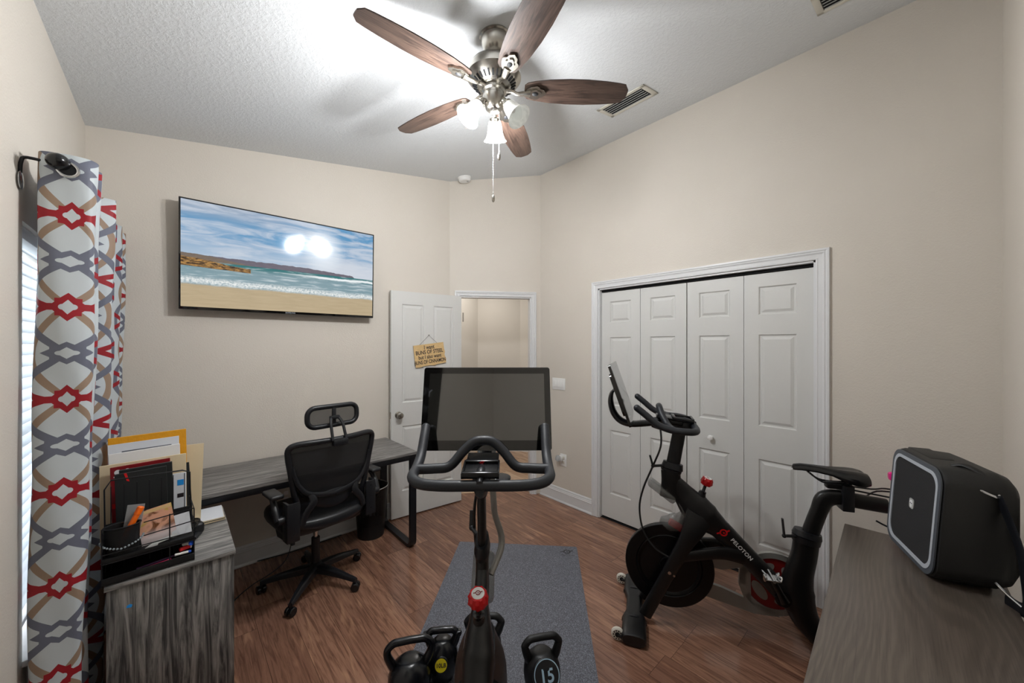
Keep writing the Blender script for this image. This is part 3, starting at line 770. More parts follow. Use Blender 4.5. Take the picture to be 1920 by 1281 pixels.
mb = MB(); mb.lathe([(0.0, -0.0005), (0.066, -0.0005), (0.066, -0.010), (0.060, -0.014), (0.060, -0.032), (0.052, -0.040), (0.0, -0.042)], 36); mb.build('housing', M_white, sd)
mb = MB(); mb.lathe([(0.0, -0.042), (0.010, -0.042), (0.010, -0.044), (0.0, -0.044)], 16, Matrix.Translation((0.02, -0.02, 0))); mb.build('test_button', M_louver, sd)

# ------------------------------------------------------------------ television
tv = thing('television', 'wide flat television showing a beach, mounted high on back wall', 'television', (0.625, 3.15, 2.127)); tv.rotation_euler = (R(1.6), 0, 0)
TW, TH = 1.226, 0.700
mb = MB(); mb.box((-TW / 2, -0.035, -TH / 2), (TW / 2, 0.018, TH / 2), 0.004); mb.build('bezel', M_bezel, tv)
b = bmesh.new(); uvl = b.loops.layers.uv.new('UVMap')
x0, x1, z0, z1 = -TW / 2 + 0.010, TW / 2 - 0.010, -TH / 2 + 0.018, TH / 2 - 0.010
vs = [b.verts.new((x, -0.0358, z)) for x, z in ((x0, z0), (x1, z0), (x1, z1), (x0, z1))]; f = b.faces.new(vs)
for lp, uv in zip(f.loops, ((0, 0), (1, 0), (1, 1), (0, 1))): lp[uvl].uv = uv
me = bpy.data.meshes.new('screen'); b.to_mesh(me); b.free(); me.materials.append(M_tv); so = bpy.data.objects.new('screen', me); C.objects.link(so); so.parent = tv
mb = MB(); mb.box((-0.22, 0.018, -0.18), (0.22, 0.03, 0.18), 0.004); mb.box((-0.15, 0.03, -0.1), (0.15, 0.062, 0.1), 0.004); mb.build('wall_mount', M_black, tv)
text_obj('brand_badge', 'SAMSUNG', 0.014, M_ring, tv, frameM((0.0, -0.0358, -TH / 2 + 0.009), (1, 0, 0), (0, 0, 1)), sx=1.0)

# ------------------------------------------------------------------ switches and outlets
sw = thing('light_switch', 'white three-gang light switch plate between doorway and closet', 'light switch', (XR, 2.446, 1.163))
mb = MB(); mb.box((-0.006, -0.083, -0.058), (-0.0002, 0.083, 0.058), 0.003); mb.build('wall_plate', M_white, sw)
for k in (-1, 0, 1):
    mb = MB(); mb.box((-0.0115, k * 0.046 - 0.016, -0.033), (-0.005, k * 0.046 + 0.016, 0.033), 0.003, Matrix.Rotation(R(3), 4, 'Y')); mb.build('rocker', M_white, sw)
ol = thing('wall_outlet', 'white outlet low on closet wall with a plug-in beside it', 'outlet', (XR, 2.385, 0.42))
mb = MB(); mb.box((-0.006, -0.038, -0.060), (-0.0002, 0.038, 0.060), 0.003); mb.build('wall_plate', M_white, ol)
mb = MB()
for z in (-0.022, 0.022): mb.box((-0.009, -0.016, z - 0.014), (-0.005, 0.016, z + 0.014), 0.003)
mb.build('socket', M_cream, ol)
ng = thing('air_freshener', 'round clear plug-in air freshener in the outlet by the closet', 'air freshener', (XR - 0.0095, 2.40, 0.44))
mb = MB(); mb.box((-0.030, -0.018, -0.028), (0.0, 0.018, 0.028), 0.006); mb.build('plug_body', M_white, ng)
mb = MB(); mb.sphere((-0.045, 0.012, 0.0), 0.03, sc=(0.8, 1.0, 1.15)); mb.build('glass_bulb', M_sleeve, ng)
o2 = thing('wall_outlet', 'white outlet on back wall seen behind the office chair', 'outlet', (0.612, YB, 0.42))
mb = MB(); mb.box((-0.038, -0.006, -0.060), (0.038, -0.0002, 0.060), 0.003); mb.build('wall_plate', M_cream, o2)
mb = MB()
for z in (-0.022, 0.022): mb.box((-0.016, -0.009, z - 0.014), (0.016, -0.005, z + 0.014), 0.003)
mb.build('socket', M_white, o2)

# ------------------------------------------------------------------ hanging sign on the open door
sg = thing('hanging_sign', 'small wooden sign with hand-lettered joke hanging on the open door', 'sign')
sg.parent = None
sg.matrix_world = frameM(free + ddir * 0.36 + dnrm * 0.004 + Vector((0, 0, 1.462)), ddir, (0, 0, 1)) @ Matrix.Rotation(R(6.5), 4, 'Z')
poly = [(-0.150, 0.098), (0.150, 0.100), (0.152, 0.03), (0.158, 0.01), (0.150, -0.02), (0.162, -0.06), (0.158, -0.098), (0.06, -0.101), (0.03, -0.108), (0.0, -0.101), (-0.08, -0.102), (-0.11, -0.108), (-0.148, -0.104), (-0.151, -0.02)]
mb = MB(); mb.prism(poly, 0.010, h0=0.002); mb.build('board', M_board, sg, smooth=False)
for tx, zz, sz in (('I want', 0.068, 0.052), ('BUNS OF STEEL', 0.024, 0.050), ('but I also want', -0.020, 0.048), ('BUNS OF CINNAMON', -0.066, 0.048)):
    text_obj('lettering', tx, sz, M_ink, sg, Matrix.Translation((0, zz, 0.0104)), sx=0.66 if len(tx) > 15 else 0.80, bold=0.0008)
mb = MB(); h_ = (0.012, 0.178, 0.008); mb.tube([(-0.09, 0.098, 0.006), h_, (0.085, 0.099, 0.006)], 0.0015, 6); mb.build('twine', M_twine, sg)
mb = MB(); mb.cyl((0.012, 0.180, -0.001), (0.012, 0.180, 0.014), 0.004); mb.build('hook', M_nickel, sg)

# ------------------------------------------------------------------ dark canvas on the left wall, seen mirrored in the bike's screen
cv = thing('wall_canvas', 'black canvas with pale words on left wall, seen only mirrored in the bike screen', 'canvas print', (XL, 0.66, 1.72))
mb = MB(); mb.box((0.0005, -0.22, -0.60), (0.030, 0.30, 0.55), 0.002); mb.build('canvas', M_bezel, cv)
for z_, sz_ in ((0.20, 0.10), (0.06, 0.08)):
    text_obj('lettering', 'YOU', sz_, M_ring, cv, frameM((0.0302, -0.03, z_), (0, 1, 0), (0, 0, 1)))

# ------------------------------------------------------------------ desk
dk = thing('desk', 'long grey wood-top desk with black metal loop legs against back wall', 'desk', (0.54, 2.905, 0))
X0, X1, Y0, Y1, DZt = -0.725, 0.835, -0.295, 0.285, 0.735
mb = MB(); mb.box((X0, Y0, DZt - 0.02), (X1, Y1, DZt), 0.0015); mb.build('tabletop', M_desk, dk)
mb = MB()
mb.box((X0 + 0.01, Y0 + 0.004, DZt - 0.058), (X1 - 0.01, Y0 + 0.030, DZt - 0.0205), 0.003); mb.box((X0 + 0.01, Y1 - 0.03, DZt - 0.058), (X1 - 0.01, Y1 - 0.004, DZt - 0.0205), 0.003)
for xx in (X0 + 0.01, -0.02, X1 - 0.055): mb.box((xx, Y0 + 0.03, DZt - 0.055), (xx + 0.045, Y1 - 0.03, DZt - 0.0205), 0.003)
mb.build('frame_rail', M_black, dk)
def loop_leg(xx):
    # rectangular loop in yz plane with rounded bottom corners, strip 50 mm wide
    mb = MB(); y0, y1, z0, z1, r = Y0 + 0.015, Y1 - 0.03, 0.012, DZt - 0.022, 0.05
    pts = [(y0, z1), (y0, z0 + r)] + [(y0 + r - r * math.cos(R(a)), z0 + r - r * math.sin(R(a))) for a in (22, 45, 68)] + [(y0 + r, z0), (y1 - r, z0)] + [(y1 - r + r * math.sin(R(a)), z0 + r - r * math.cos(R(a))) for a in (22, 45, 68)] + [(y1, z0 + r), (y1, z1)]
    rings = []
    for i, (y, z) in enumerate(pts):
        a = pts[max(i - 1, 0)]; c_ = pts[min(i + 1, len(pts) - 1)]; t = Vector((0, c_[0] - a[0], c_[1] - a[1])).normalized(); nn = Vector((0, -t.z, t.y))
        p_ = Vector((xx, y, z)); h = 0.0125
        rings.append([p_ + nn * h + Vector((-0.025, 0, 0)), p_ + nn * h + Vector((0.025, 0, 0)), p_ - nn * h + Vector((0.025, 0, 0)), p_ - nn * h + Vector((-0.025, 0, 0))])
    mb.rings(rings); mb.build('leg', M_black, dk)
    for y in (y0 + 0.06, y1 - 0.06): pass
loop_leg(X1 - 0.032); loop_leg(X0 + 0.035)
for yy in (Y0 + 0.075, Y1 - 0.09):
    mb = MB(); mb.cyl((X1 - 0.032, yy, 0.0), (X1 - 0.032, yy, 0.008), 0.012); mb.build('levelling_foot', M_white, dk)

# ------------------------------------------------------------------ file cabinet
cb = thing('file_cabinet', 'dark charcoal wood grain file cabinet beside the curtain under the organizer', 'cabinet', (0.0, 2.315, 0))
mb = MB(); mb.box((-0.192, -0.282, 0.04), (0.190, 0.30, 0.634), 0.001); mb.box((-0.18, -0.25, 0.0), (0.18, 0.28, 0.04)); mb.build('carcass', M_cab, cb)
mb = MB(); mb.box((-0.197, -0.288, 0.635), (0.195, 0.305, 0.652), 0.0012); mb.build('top', M_cabtop, cb)
mb = MB(); mb.prism([(-0.008, -0.004), (0.006, -0.007), (0.009, 0.002), (0.002, 0.007), (-0.006, 0.004)], 0.0006, frameM((-0.132, -0.2825, 0.555), (1, 0, 0), (0, 0, 1)))
mb.build('sticker', M_cyan, cb, smooth=False)
for z0_, z1_ in ((0.345, 0.63), (0.045, 0.335)):
    mb = MB(); mb.box((0.190, -0.275, z0_), (0.203, 0.295, z1_), 0.001); dr = mb.build('drawer_front', M_cab, cb)
    # drawers open to the right-hand side under the desk
for ch in [c_ for c_ in cb.children if c_.name.startswith('drawer_front')]: ch.location = (-0.0125, 0, 0)

# ------------------------------------------------------------------ wastebasket
wb = thing('wastebasket', 'round black mesh wastebasket under the right end of desk', 'wastebasket', (1.185, 3.04, 0))
b = bmesh.new(); uvl = b.loops.layers.uv.new('UVMap'); N = 40; ring = []
for r_, z_ in ((0.108, 0.10), (0.132, 0.40)): ring.append([b.verts.new((r_ * math.cos(2 * PI * k / N), r_ * math.sin(2 * PI * k / N), z_)) for k in range(N)])
for k in range(N):
    f = b.faces.new((ring[0][k], ring[0][(k + 1) % N], ring[1][(k + 1) % N], ring[1][k]))
    for lp, uv in zip(f.loops, ((k / N, 0), ((k + 1) / N, 0), ((k + 1) / N, 1), (k / N, 1))): lp[uvl].uv = uv
me = bpy.data.meshes.new('mesh_side'); b.to_mesh(me); b.free(); me.materials.append(M_binside); so = bpy.data.objects.new('mesh_side', me); C.objects.link(so); so.parent = wb
mb = MB(); mb.lathe([(0.0, 0.0), (0.100, 0.0), (0.101, 0.004), (0.109, 0.105), (0.106, 0.105), (0.098, 0.006), (0, 0.006)], 40); mb.build('base', M_binmesh, wb)
mb = MB(); mb.tube([(0.132 * math.cos(2 * PI * k / 40), 0.132 * math.sin(2 * PI * k / 40), 0.40) for k in range(40)], 0.0035, 8, closed=True); mb.build('rim', M_chrome, wb)['label'] = 'shiny wire rim'

# ------------------------------------------------------------------ power cord on floor
mb = MB(); mb.tube([(0.70, 3.17, 0.30), (0.66, 3.17, 0.18), (0.60, 3.08, 0.03), (0.50, 2.98, 0.007), (0.36, 2.90, 0.005), (0.25, 2.78, 0.005), (0.24, 2.68, 0.005)], 0.003, 8, 6)
tag(mb.build('power_cord', M_wirecord), 'thin black power cord trailing from the wall to the cabinet', 'cord')
mb = MB(); mb.tube([(0.43, 3.185, 0.012), (0.62, 3.17, 0.007), (0.85, 3.175, 0.006), (1.0, 3.18, 0.006)], 0.004, 8, 6)
tag(mb.build('extension_cord', M_wirecord), 'black cord lying along the foot of back wall baseboard', 'cord')

# ------------------------------------------------------------------ office chair (faces +y)
ch = thing('office_chair', 'black mesh-back office chair with headrest and flip-up arms facing the desk', 'office chair', (0.678, 2.668, 0), R(8.5))
mb = MB(); mb.lathe([(0.0, 0.075), (0.030, 0.075), (0.040, 0.085), (0.038, 0.125), (0.026, 0.135), (0, 0.136)], 24); base = mb.build('star_base', M_plastic, ch)
for k in range(5):
    a = R(15 - 8.5 + 72 * k); e1 = Vector((math.cos(a), math.sin(a), 0)); t1 = Vector((-math.sin(a), math.cos(a), 0))
    mb = MB(); rings = []
    for s_, w, zt_, zb in ((0.015, 0.030, 0.128, 0.080), (0.10, 0.026, 0.120, 0.078), (0.20, 0.019, 0.103, 0.070), (0.28, 0.015, 0.085, 0.060), (0.308, 0.013, 0.078, 0.058)):
        p_ = e1 * s_; rings.append([p_ - t1 * w + Vector((0, 0, zb)), p_ + t1 * w + Vector((0, 0, zb)), p_ + t1 * w * 0.9 + Vector((0, 0, zt_ - 0.008)), p_ + t1 * w * 0.5 + Vector((0, 0, zt_)), p_ - t1 * w * 0.5 + Vector((0, 0, zt_)), p_ - t1 * w * 0.9 + Vector((0, 0, zt_ - 0.008))])
    mb.rings(rings); mb.cyl(e1 * 0.303 + Vector((0, 0, 0.045)), e1 * 0.303 + Vector((0, 0, 0.070)), 0.007); mb.build('base_arm', M_plastic, ch)
    cs = e1 * 0.303; ca = a + (0.8, 2.2, 0.5, 1.2, 2.0)[k]; cx_ = Vector((math.cos(ca), math.sin(ca), 0))
    mb = MB()
    for sgn in (-1, 1): mb.cyl(cs + cx_ * (0.004 * sgn) + Vector((0, 0, 0.026)), cs + cx_ * (0.025 * sgn) + Vector((0, 0, 0.026)), 0.0255, 22, bev=0.004)
    mb.build('caster', M_plasticb, ch)
mb = MB(); mb.cyl((0, 0, 0.13), (0, 0, 0.30), 0.025, bev=0.003); mb.build('column_sleeve', M_plastic, ch)
mb = MB(); mb.cyl((0, 0, 0.29), (0, 0, 0.41), 0.014); mb.build('gas_lift', M_chrome, ch)
mb = MB(); mb.box((-0.08, -0.13, 0.395), (0.08, 0.12, 0.435), 0.012); mb.tube([(0.06, 0.0, 0.41), (0.16, 0.0, 0.40), (0.22, 0.02, 0.395)], 0.005, smooth=3); mb.build('tilt_mechanism', M_plastic, ch)
# seat cushion
mb = MB(); rings = []
for z_, sc_ in ((0.435, 0.90), (0.440, 0.96), (0.465, 1.0), (0.495, 1.0), (0.512, 0.97), (0.518, 0.90), (0.519, 0.5), (0.517, 0.02)):
    rings.append([Vector((x * sc_, y * sc_, z_ + (0.006 * (x / 0.25) ** 2))) for x, y in rrect(0.50, 0.48, 0.11, 6)])
mb.rings(rings); s_ = mb.build('seat', M_mesh, ch); s_.data.materials[0] = M_plastic; s_['label'] = 'padded black fabric seat'
# back frame: outline in local (x, z), curved in y
def backy(x, z): return -0.275 - 0.05 * ((z - 0.75) / 0.25) * 0.6 + 0.055 * (x / 0.25) ** 2 * 0.9 - (0.02 if z > 0.9 else 0) * 0.0
outl = [(0.0, 0.985), (0.12, 0.987), (0.215, 0.985), (0.250, 0.965), (0.252, 0.92), (0.235, 0.82), (0.215, 0.70), (0.195, 0.62), (0.20, 0.56), (0.19, 0.505), (0.13, 0.485), (0.0, 0.480)]
full = outl + [(-x, z) for x, z in reversed(outl[1:-1])]
pts = [(x, backy(x, z), z) for x, z in full]
mb = MB(); mb.tube(pts, 0.0165, 10, 4, closed=True); mb.tube([(x, -0.270 + 0.055 * (x / 0.2) ** 2 * 0.5, 0.495 + 0.02 * (x / 0.2) ** 2) for x in (-0.20, -0.15, -0.08, 0, 0.08, 0.15, 0.20)], [0.020, 0.028, 0.033, 0.034, 0.033, 0.028, 0.020], 14, 4, flat=0.6, up=(0, 1, 0)); mb.build('back_frame', M_plastic, ch)
# mesh panel
b = MB(); rr_ = []
for z_ in [0.975 - 0.025 * k for k in range(14)]:
    hwid = 0.245 if z_ > 0.9 else 0.245 - (0.9 - z_) * 0.16
    if z_ < 0.72: hwid = hwid * max(0.30, 1 - ((0.72 - z_) / 0.10) ** 2 * 0.65)
    rr_.append([Vector((hwid * t / 6, backy(hwid * t / 6, z_) + 0.004, z_)) for t in range(-6, 7)])
vsr = [[b.b.verts.new(p_) for p_ in r_] for r_ in rr_]
for i in range(len(vsr) - 1):
    for k in range(12): b.b.faces.new((vsr[i][k], vsr[i][k + 1], vsr[i + 1][k + 1], vsr[i + 1][k]))
o = b.build('back_mesh', M_mesh, ch); sm = o.modifiers.new('t', 'SOLIDIFY'); sm.thickness = 0.002
# inner Y struts and lumbar
mb = MB()
for sg_ in (-1, 1):
    mb.tube([(sg_ * 0.232, backy(0.232, 0.86) - 0.006, 0.86), (sg_ * 0.205, backy(0.2, 0.76) - 0.01, 0.76), (sg_ * 0.14, backy(0.14, 0.68) - 0.012, 0.685), (sg_ * 0.0, backy(0, 0.66) - 0.012, 0.655)], [0.011, 0.013, 0.014, 0.014], 10, 5, flat=0.6, up=(0, 1, 0))
    mb.tube([(sg_ * 0.14, backy(0.14, 0.68) - 0.012, 0.685), (sg_ * 0.125, -0.275, 0.64), (sg_ * 0.165, -0.27, 0.58), (sg_ * 0.185, -0.265, 0.52)], [0.016, 0.022, 0.020, 0.018], 10, 5, flat=0.45, up=(0, 1, 0))
mb.build('back_brace', M_plastic, ch)
mb = MB(); rings = []
for t in range(-8, 9):
    x = 0.135 * t / 8; th = 0.055 * math.sqrt(max(0.03, 1 - (t / 8.3) ** 2)); zc_ = 0.625 - 0.0 + 0.02 * (t / 8) ** 2; yb = -0.262 + 0.03 * (t / 8) ** 2
    rings.append([Vector((x, yb + 0.008 * math.cos(2 * PI * q / 12), zc_ + th * math.sin(2 * PI * q / 12))) for q in range(12)])
mb.rings(rings); mb.build('lumbar_pad', M_plastic, ch)
# headrest
def hry(x): return -0.250 + 0.25 * x * x
hp = rrect(0.30, 0.115, 0.045, 6)
mb = MB(); mb.tube([(x, hry(x), 1.12 + z) for x, z in hp], 0.0145, 10, closed=True); mb.build('headrest_frame', M_plastic, ch)
mb = MB(); vs = []
for j in range(5): vs.append([mb.b.verts.new((0.14 * i / 6, hry(0.14 * i / 6) + 0.006, 1.12 + 0.05 * (j - 2) / 2)) for i in range(-6, 7)])
for j in range(4):
    for i in range(12): mb.b.faces.new((vs[j][i], vs[j][i + 1], vs[j + 1][i + 1], vs[j + 1][i]))
mb.build('headrest_mesh', M_mesh, ch)
mb = MB()
for sg_ in (-1, 1): mb.tube([(sg_ * 0.040, -0.330, 0.985), (sg_ * 0.038, -0.312, 1.03), (sg_ * 0.034, -0.290, 1.08), (sg_ * 0.020, -0.262, 1.115)], 0.009, 8, 4)
mb.box((-0.045, -0.352, 0.955), (0.045, -0.318, 0.992), 0.008); mb.box((-0.030, -0.276, 1.10), (0.030, -0.254, 1.122), 0.006); mb.box((-0.012, -0.261, 1.07), (0.012, -0.249, 1.17), 0.004)
mb.build('headrest_bracket', M_plastic, ch)
for sg_ in (-1, 1):
    mb = MB(); mb.box((sg_ * 0.232 - 0.034, -0.275, 0.445), (sg_ * 0.232 + 0.034, -0.262, 0.665), 0.005); mb.box((sg_ * 0.258 - 0.008, -0.270, 0.445), (sg_ * 0.258 + 0.008, -0.205, 0.665), 0.005)
    mb.prism([(-0.27, 0.43), (-0.05, 0.41), (-0.02, 0.445), (-0.20, 0.50), (-0.27, 0.52)], 0.008, frameM((sg_ * 0.232, 0, 0), (0, 1, 0), (0, 0, 1), (1, 0, 0)), -0.008)
    br = mb.build('side_bracket', M_plastic, ch)
    mb = MB()
    for z_ in (0.49, 0.635): mb.cyl((sg_ * 0.232, -0.2765, z_), (sg_ * 0.232, -0.274, z_), 0.0055, 14)
    mb.build('bolt_hole', M_dark, br)
    mb = MB(); mb.cyl((sg_ * 0.244, -0.235, 0.575), (sg_ * 0.305, -0.235, 0.575), 0.024, bev=0.004)
    mb.tube([(sg_ * 0.298, -0.235, 0.575), (sg_ * 0.302, -0.205, 0.63), (sg_ * 0.300, -0.165, 0.675), (sg_ * 0.298, -0.12, 0.692)], [0.020, 0.018, 0.016, 0.016], 10, 4)
    mb.build('arm_post', M_plastic, ch)
    mb = MB(); mb.box((sg_ * 0.298 - 0.035, -0.235, 0.692), (sg_ * 0.298 + 0.035, -0.085, 0.718), 0.012, seg=3); mb.build('arm_pad', M_plastic, ch)

# ------------------------------------------------------------------ exercise bikes
# local frame: +x towards the rear of the bike, +y its right-hand side, origin on the floor below the front stabiliser
XZ = lambda o: frameM(o, (1, 0, 0), (0, 0, 1), (0, -1, 0))
def make_bike(name, label, group, loc, ax, seat_dz=0.0, extra=None, tilt_screen=19.0):
    rz = math.atan2(ax[1], ax[0]); t = thing(name, label, 'exercise bike', loc, rz, group)
    P = lambda mb, n, m, parent=t, **k: mb.build(n, m, parent, **k)
    # main frame
    mb = MB()
    mb.etube([(0.228, 0.845), (0.232, 0.77), (0.222, 0.69)], [0.050, 0.052, 0.052], [0.021, 0.022, 0.024], 4, 18, 0.8)
    mb.etube([(0.240, 0.800), (0.300, 0.715), (0.350, 0.655), (0.405, 0.605), (0.470, 0.557), (0.56, 0.470), (0.66, 0.370), (0.78, 0.250), (0.87, 0.150), (0.935, 0.065)],
             [0.030, 0.062, 0.082, 0.080, 0.055, 0.050, 0.048, 0.048, 0.045, 0.030], [0.018, 0.024, 0.040, 0.050, 0.042, 0.036, 0.034, 0.034, 0.034, 0.030], 5, 20, 0.8)
    mb.etube([(0.866, 0.565), (0.857, 0.48), (0.835, 0.38), (0.825, 0.28), (0.860, 0.16), (0.935, 0.060)], [0.055, 0.055, 0.062, 0.078, 0.062, 0.045], [0.033, 0.034, 0.036, 0.038, 0.036, 0.032], 5, 20, 0.8)
    for s in (-1, 1):
        mb.etube([(0.375, 0.625), (0.335, 0.545), (0.293, 0.465), (0.20, 0.275), (0.092, 0.045)], [0.075, 0.055, 0.040, 0.034, 0.034], [0.022, 0.022, 0.018, 0.016, 0.016], 5, 16, 0.75, yc=[s * 0.026, s * 0.054, s * 0.066, s * 0.070, s * 0.070])
        mb.etube([(0.262, 0.395), (0.34, 0.418), (0.43, 0.440), (0.50, 0.444), (0.585, 0.430)], [0.028, 0.028, 0.030, 0.034, 0.040], [0.015] * 5, 4, 14, 0.75, yc=[s * 0.066, s * 0.064, s * 0.056, s * 0.040, s * 0.022])
    mb.etube([(0.365, 0.665), (0.382, 0.710), (0.391, 0.745)], [0.042, 0.024, 0.016], [0.028, 0.019, 0.014], 4, 14)
    P(mb, 'frame', M_frame)
    # lettering on both sides of the down tube
    dvec = Vector((1, 0, -1)).normalized(); up_ = Vector((1, 0, 1)).normalized()
    for s in (-1, 1):
        Mx = frameM((0.570, s * 0.0392, 0.476), dvec * (1 if s < 0 else -1), up_)
        text_obj('frame_lettering', 'PELOTON', 0.0265, M_print, t, Mx, sx=1.03, space=1.10, bold=0.0005)
        mb = MB(); loop_logo(mb, 0.042, frameM((0.484, s * 0.0500, 0.556), Vector((1, 0, 0.18)) * (1 if s < 0 else -1), Vector((-0.18, 0, 1)))); P(mb, 'frame_logo', M_red, smooth=False)
    # stabilisers
    def stab(x0, w, hgt, cx_, nm):
        mb = MB(); rings = []
        for y in (-0.275, -0.262, -0.20, -0.12, -0.06, 0.06, 0.12, 0.20, 0.262, 0.275):
            a = abs(y); k = 1.0 if a > 0.1 else 0.72
            if a > 0.27: k = 0.86
            rings.append([Vector((x0 + w * k * math.copysign(abs(math.cos(2 * PI * q / 20)) ** 0.6, math.cos(2 * PI * q / 20)), y, hgt + hgt * 0.92 * k * math.copysign(abs(math.sin(2 * PI * q / 20)) ** 0.6, math.sin(2 * PI * q / 20)) )) for q in range(20)])
        mb.rings(rings); st = P(mb, nm, M_frame)
        mb = MB()
        for s in (-1, 1):
            mb.rings([[Vector((x0 + (w * 1.06) * math.cos(2 * PI * q / 20), s * y, hgt + hgt * math.sin(2 * PI * q / 20))) for q in range(20)] for y in (0.118, 0.136)])
        P(mb, 'collar_band', M_plastic, st)
        for s in (-1, 1):
            mb = MB(); mb.cyl((x0, s * 0.235, 0.0), (x0, s * 0.235, 0.02), 0.020); P(mb, 'levelling_foot', M_plastic, st)
        return st
    st = stab(0.035, 0.062, 0.034, 0, 'front_stabilizer')
    stab(0.94, 0.050, 0.034, 0, 'rear_stabilizer')
    for s in (-1, 1):
        mb = MB(); c_ = Vector((-0.046, s * 0.245, 0.034))
        for y0_, y1_, r_ in ((-0.011, 0.011, 0.033),): mb.cyl(c_ + Vector((0, y0_, 0)), c_ + Vector((0, y1_, 0)), r_, 28, bev=0.006)
        wh = P(mb, 'transport_wheel', M_cream)
        mb = MB()
        for k in range(10):
            a = 2 * PI * k / 10; q_ = c_ + Vector((math.cos(a) * 0.0205, 0, math.sin(a) * 0.0205)); mb.cyl(q_ + Vector((0, -0.0122, 0)), q_ + Vector((0, 0.0122, 0)), 0.0035, 8)
        mb.cyl(c_ + Vector((0, -0.0125, 0)), c_ + Vector((0, 0.0125, 0)), 0.013, 20)
        P(mb, 'bearing', M_dark, wh)
        mb = MB()
        for d_ in (-0.017, 0.017): mb.tube([c_ + Vector((0, d_, 0)), Vector((0.02, s * 0.245 + d_, 0.03))], [0.008, 0.014], 8, flat=0.4, up=(0, 1, 0))
        P(mb, 'wheel_bracket', M_plastic)
    # flywheel
    mb = MB(); Mf = frameM((0.217, -0.0, 0.311), (1, 0, 0), (0, 0, 1))
    pr = [(0.0, 0.010), (0.020, 0.010), (0.022, 0.022), (0.045, 0.022), (0.047, 0.008), (0.150, 0.006), (0.158, 0.012), (0.166, 0.014), (0.170, 0.011), (0.174, 0.015), (0.228, 0.015), (0.2315, 0.012)]
    mb.lathe([(r_, -z_) for r_, z_ in pr] + [(r_, z_) for r_, z_ in reversed(pr)], 64, Mf)
    fw_ = P(mb, 'flywheel', M_fly)
    mb = MB(); mb.cyl((0.217, -0.088, 0.311), (0.217, 0.088, 0.311), 0.009, 16); mb.cyl((0.240, -0.0885, 0.300), (0.240, -0.086, 0.300), 0.006)
    P(mb, 'axle', M_chrome)
    # belt guard on the right-hand side
    yg = 0.098
    mb = MB(); cr = Vector((0.755, 0.255))
    arc_strip(mb, (cr.x, cr.y), 0.138, 0.168, -150, 190, 0.022, XZ((0, yg + 0.011, 0)), 40, 0.0)
    mb.prism([(0.37, 0.37), (0.48, 0.352), (0.62, 0.345), (0.70, 0.40), (0.655, 0.36), (0.60, 0.315), (0.50, 0.285), (0.36, 0.30)], 0.022, XZ((0, yg + 0.011, 0)))
    mb.prism([(0.34, 0.135), (0.50, 0.105), (0.66, 0.075), (0.78, 0.082), (0.74, 0.115), (0.66, 0.135), (0.50, 0.185), (0.34, 0.215)], 0.022, XZ((0, yg + 0.011, 0)))
    
    mb.prism([(0.590, 0.31), (0.64, 0.35), (0.645, 0.14), (0.610, 0.15), (0.585, 0.22)], 0.022, XZ((0, yg + 0.011, 0)))
    P(mb, 'belt_guard', M_silver)
    mb = MB(); mb.lathe([(0.0, -0.004), (0.138, -0.004), (0.140, 0.004), (0.0, 0.004)], 48, XZ((cr.x, yg, cr.y))); dk_ = P(mb, 'crank_disc', M_darkred)
    mb = MB()
    for k in range(4):
        a = R(35 + 90 * k); cx_ = Vector((cr.x + math.cos(a) * 0.085, cr.y + math.sin(a) * 0.085)); M = XZ((cx_.x, yg - 0.0055, cx_.y)) @ Matrix.Rotation(a + R(90), 4, 'Z')
        mb.prism([(0.056 * math.cos(2 * PI * q / 24), 0.026 * math.sin(2 * PI * q / 24)) for q in range(24)], 0.001, M)
    P(mb, 'disc_window', M_silver, dk_, smooth=False)
    mb = MB(); mb.cyl((cr.x, -0.06, cr.y), (cr.x, 0.115, cr.y), 0.016); mb.cyl((cr.x, -0.048, cr.y), (cr.x, -0.034, cr.y), 0.036)
    P(mb, 'crank_axle', M_plasticb)
    for s in (-1, 1):
        e = Vector((-0.075, 0, 0.150)) * (1 if s < 0 else -1); c0 = Vector((cr.x, s * 0.070 if s < 0 else 0.122, cr.y)); c1 = c0 + e
        mb = MB(); mb.tube([c0, c0 + e * 0.25, c1], [0.021, 0.016, 0.014], 12, flat=0.5, up=(0, 1, 0)); cr_ = P(mb, 'crank_arm', M_plasticb)
        pc = c1 + Vector((0, s * 0.055, 0))
        mb = MB(); mb.cyl(c1, c1 + Vector((0, s * 0.10, 0)), 0.007)
        mb.box(pc + Vector((-0.032, -0.030, -0.008)), pc + Vector((0.032, 0.030, -0.002)), 0.003)
        for xx in (-0.028, 0.028): mb.tube([pc + Vector((xx, -0.032, 0.0)), pc + Vector((xx * 1.3, -0.018, 0.014)), pc + Vector((xx * 0.9, 0.0, 0.006)), pc + Vector((xx * 1.3, 0.018, 0.014)), pc + Vector((xx, 0.032, 0.0))], 0.0045, 8, 3)
        mb.box(pc + Vector((-0.036, -0.014, -0.022)), pc + Vector((-0.026, 0.014, 0.008)), 0.002)
        P(mb, 'pedal', M_chrome, cr_)
    # resistance knob
    ka = Vector((0.032, 0, 0.10)).normalized(); k0 = Vector((0.391, 0, 0.735))
    Mk = frameM(k0, Vector((ka.z, 0, -ka.x)), (0, 1, 0), ka)
    mb = MB(); mb.lathe([(0.017, 0.0), (0.017, 0.010), (0.010, 0.013), (0.008, 0.018), (0.008, 0.050), (0.0, 0.051)], 20, Mk); P(mb, 'knob_stem', M_plasticb)
    mb = MB(); rings = []
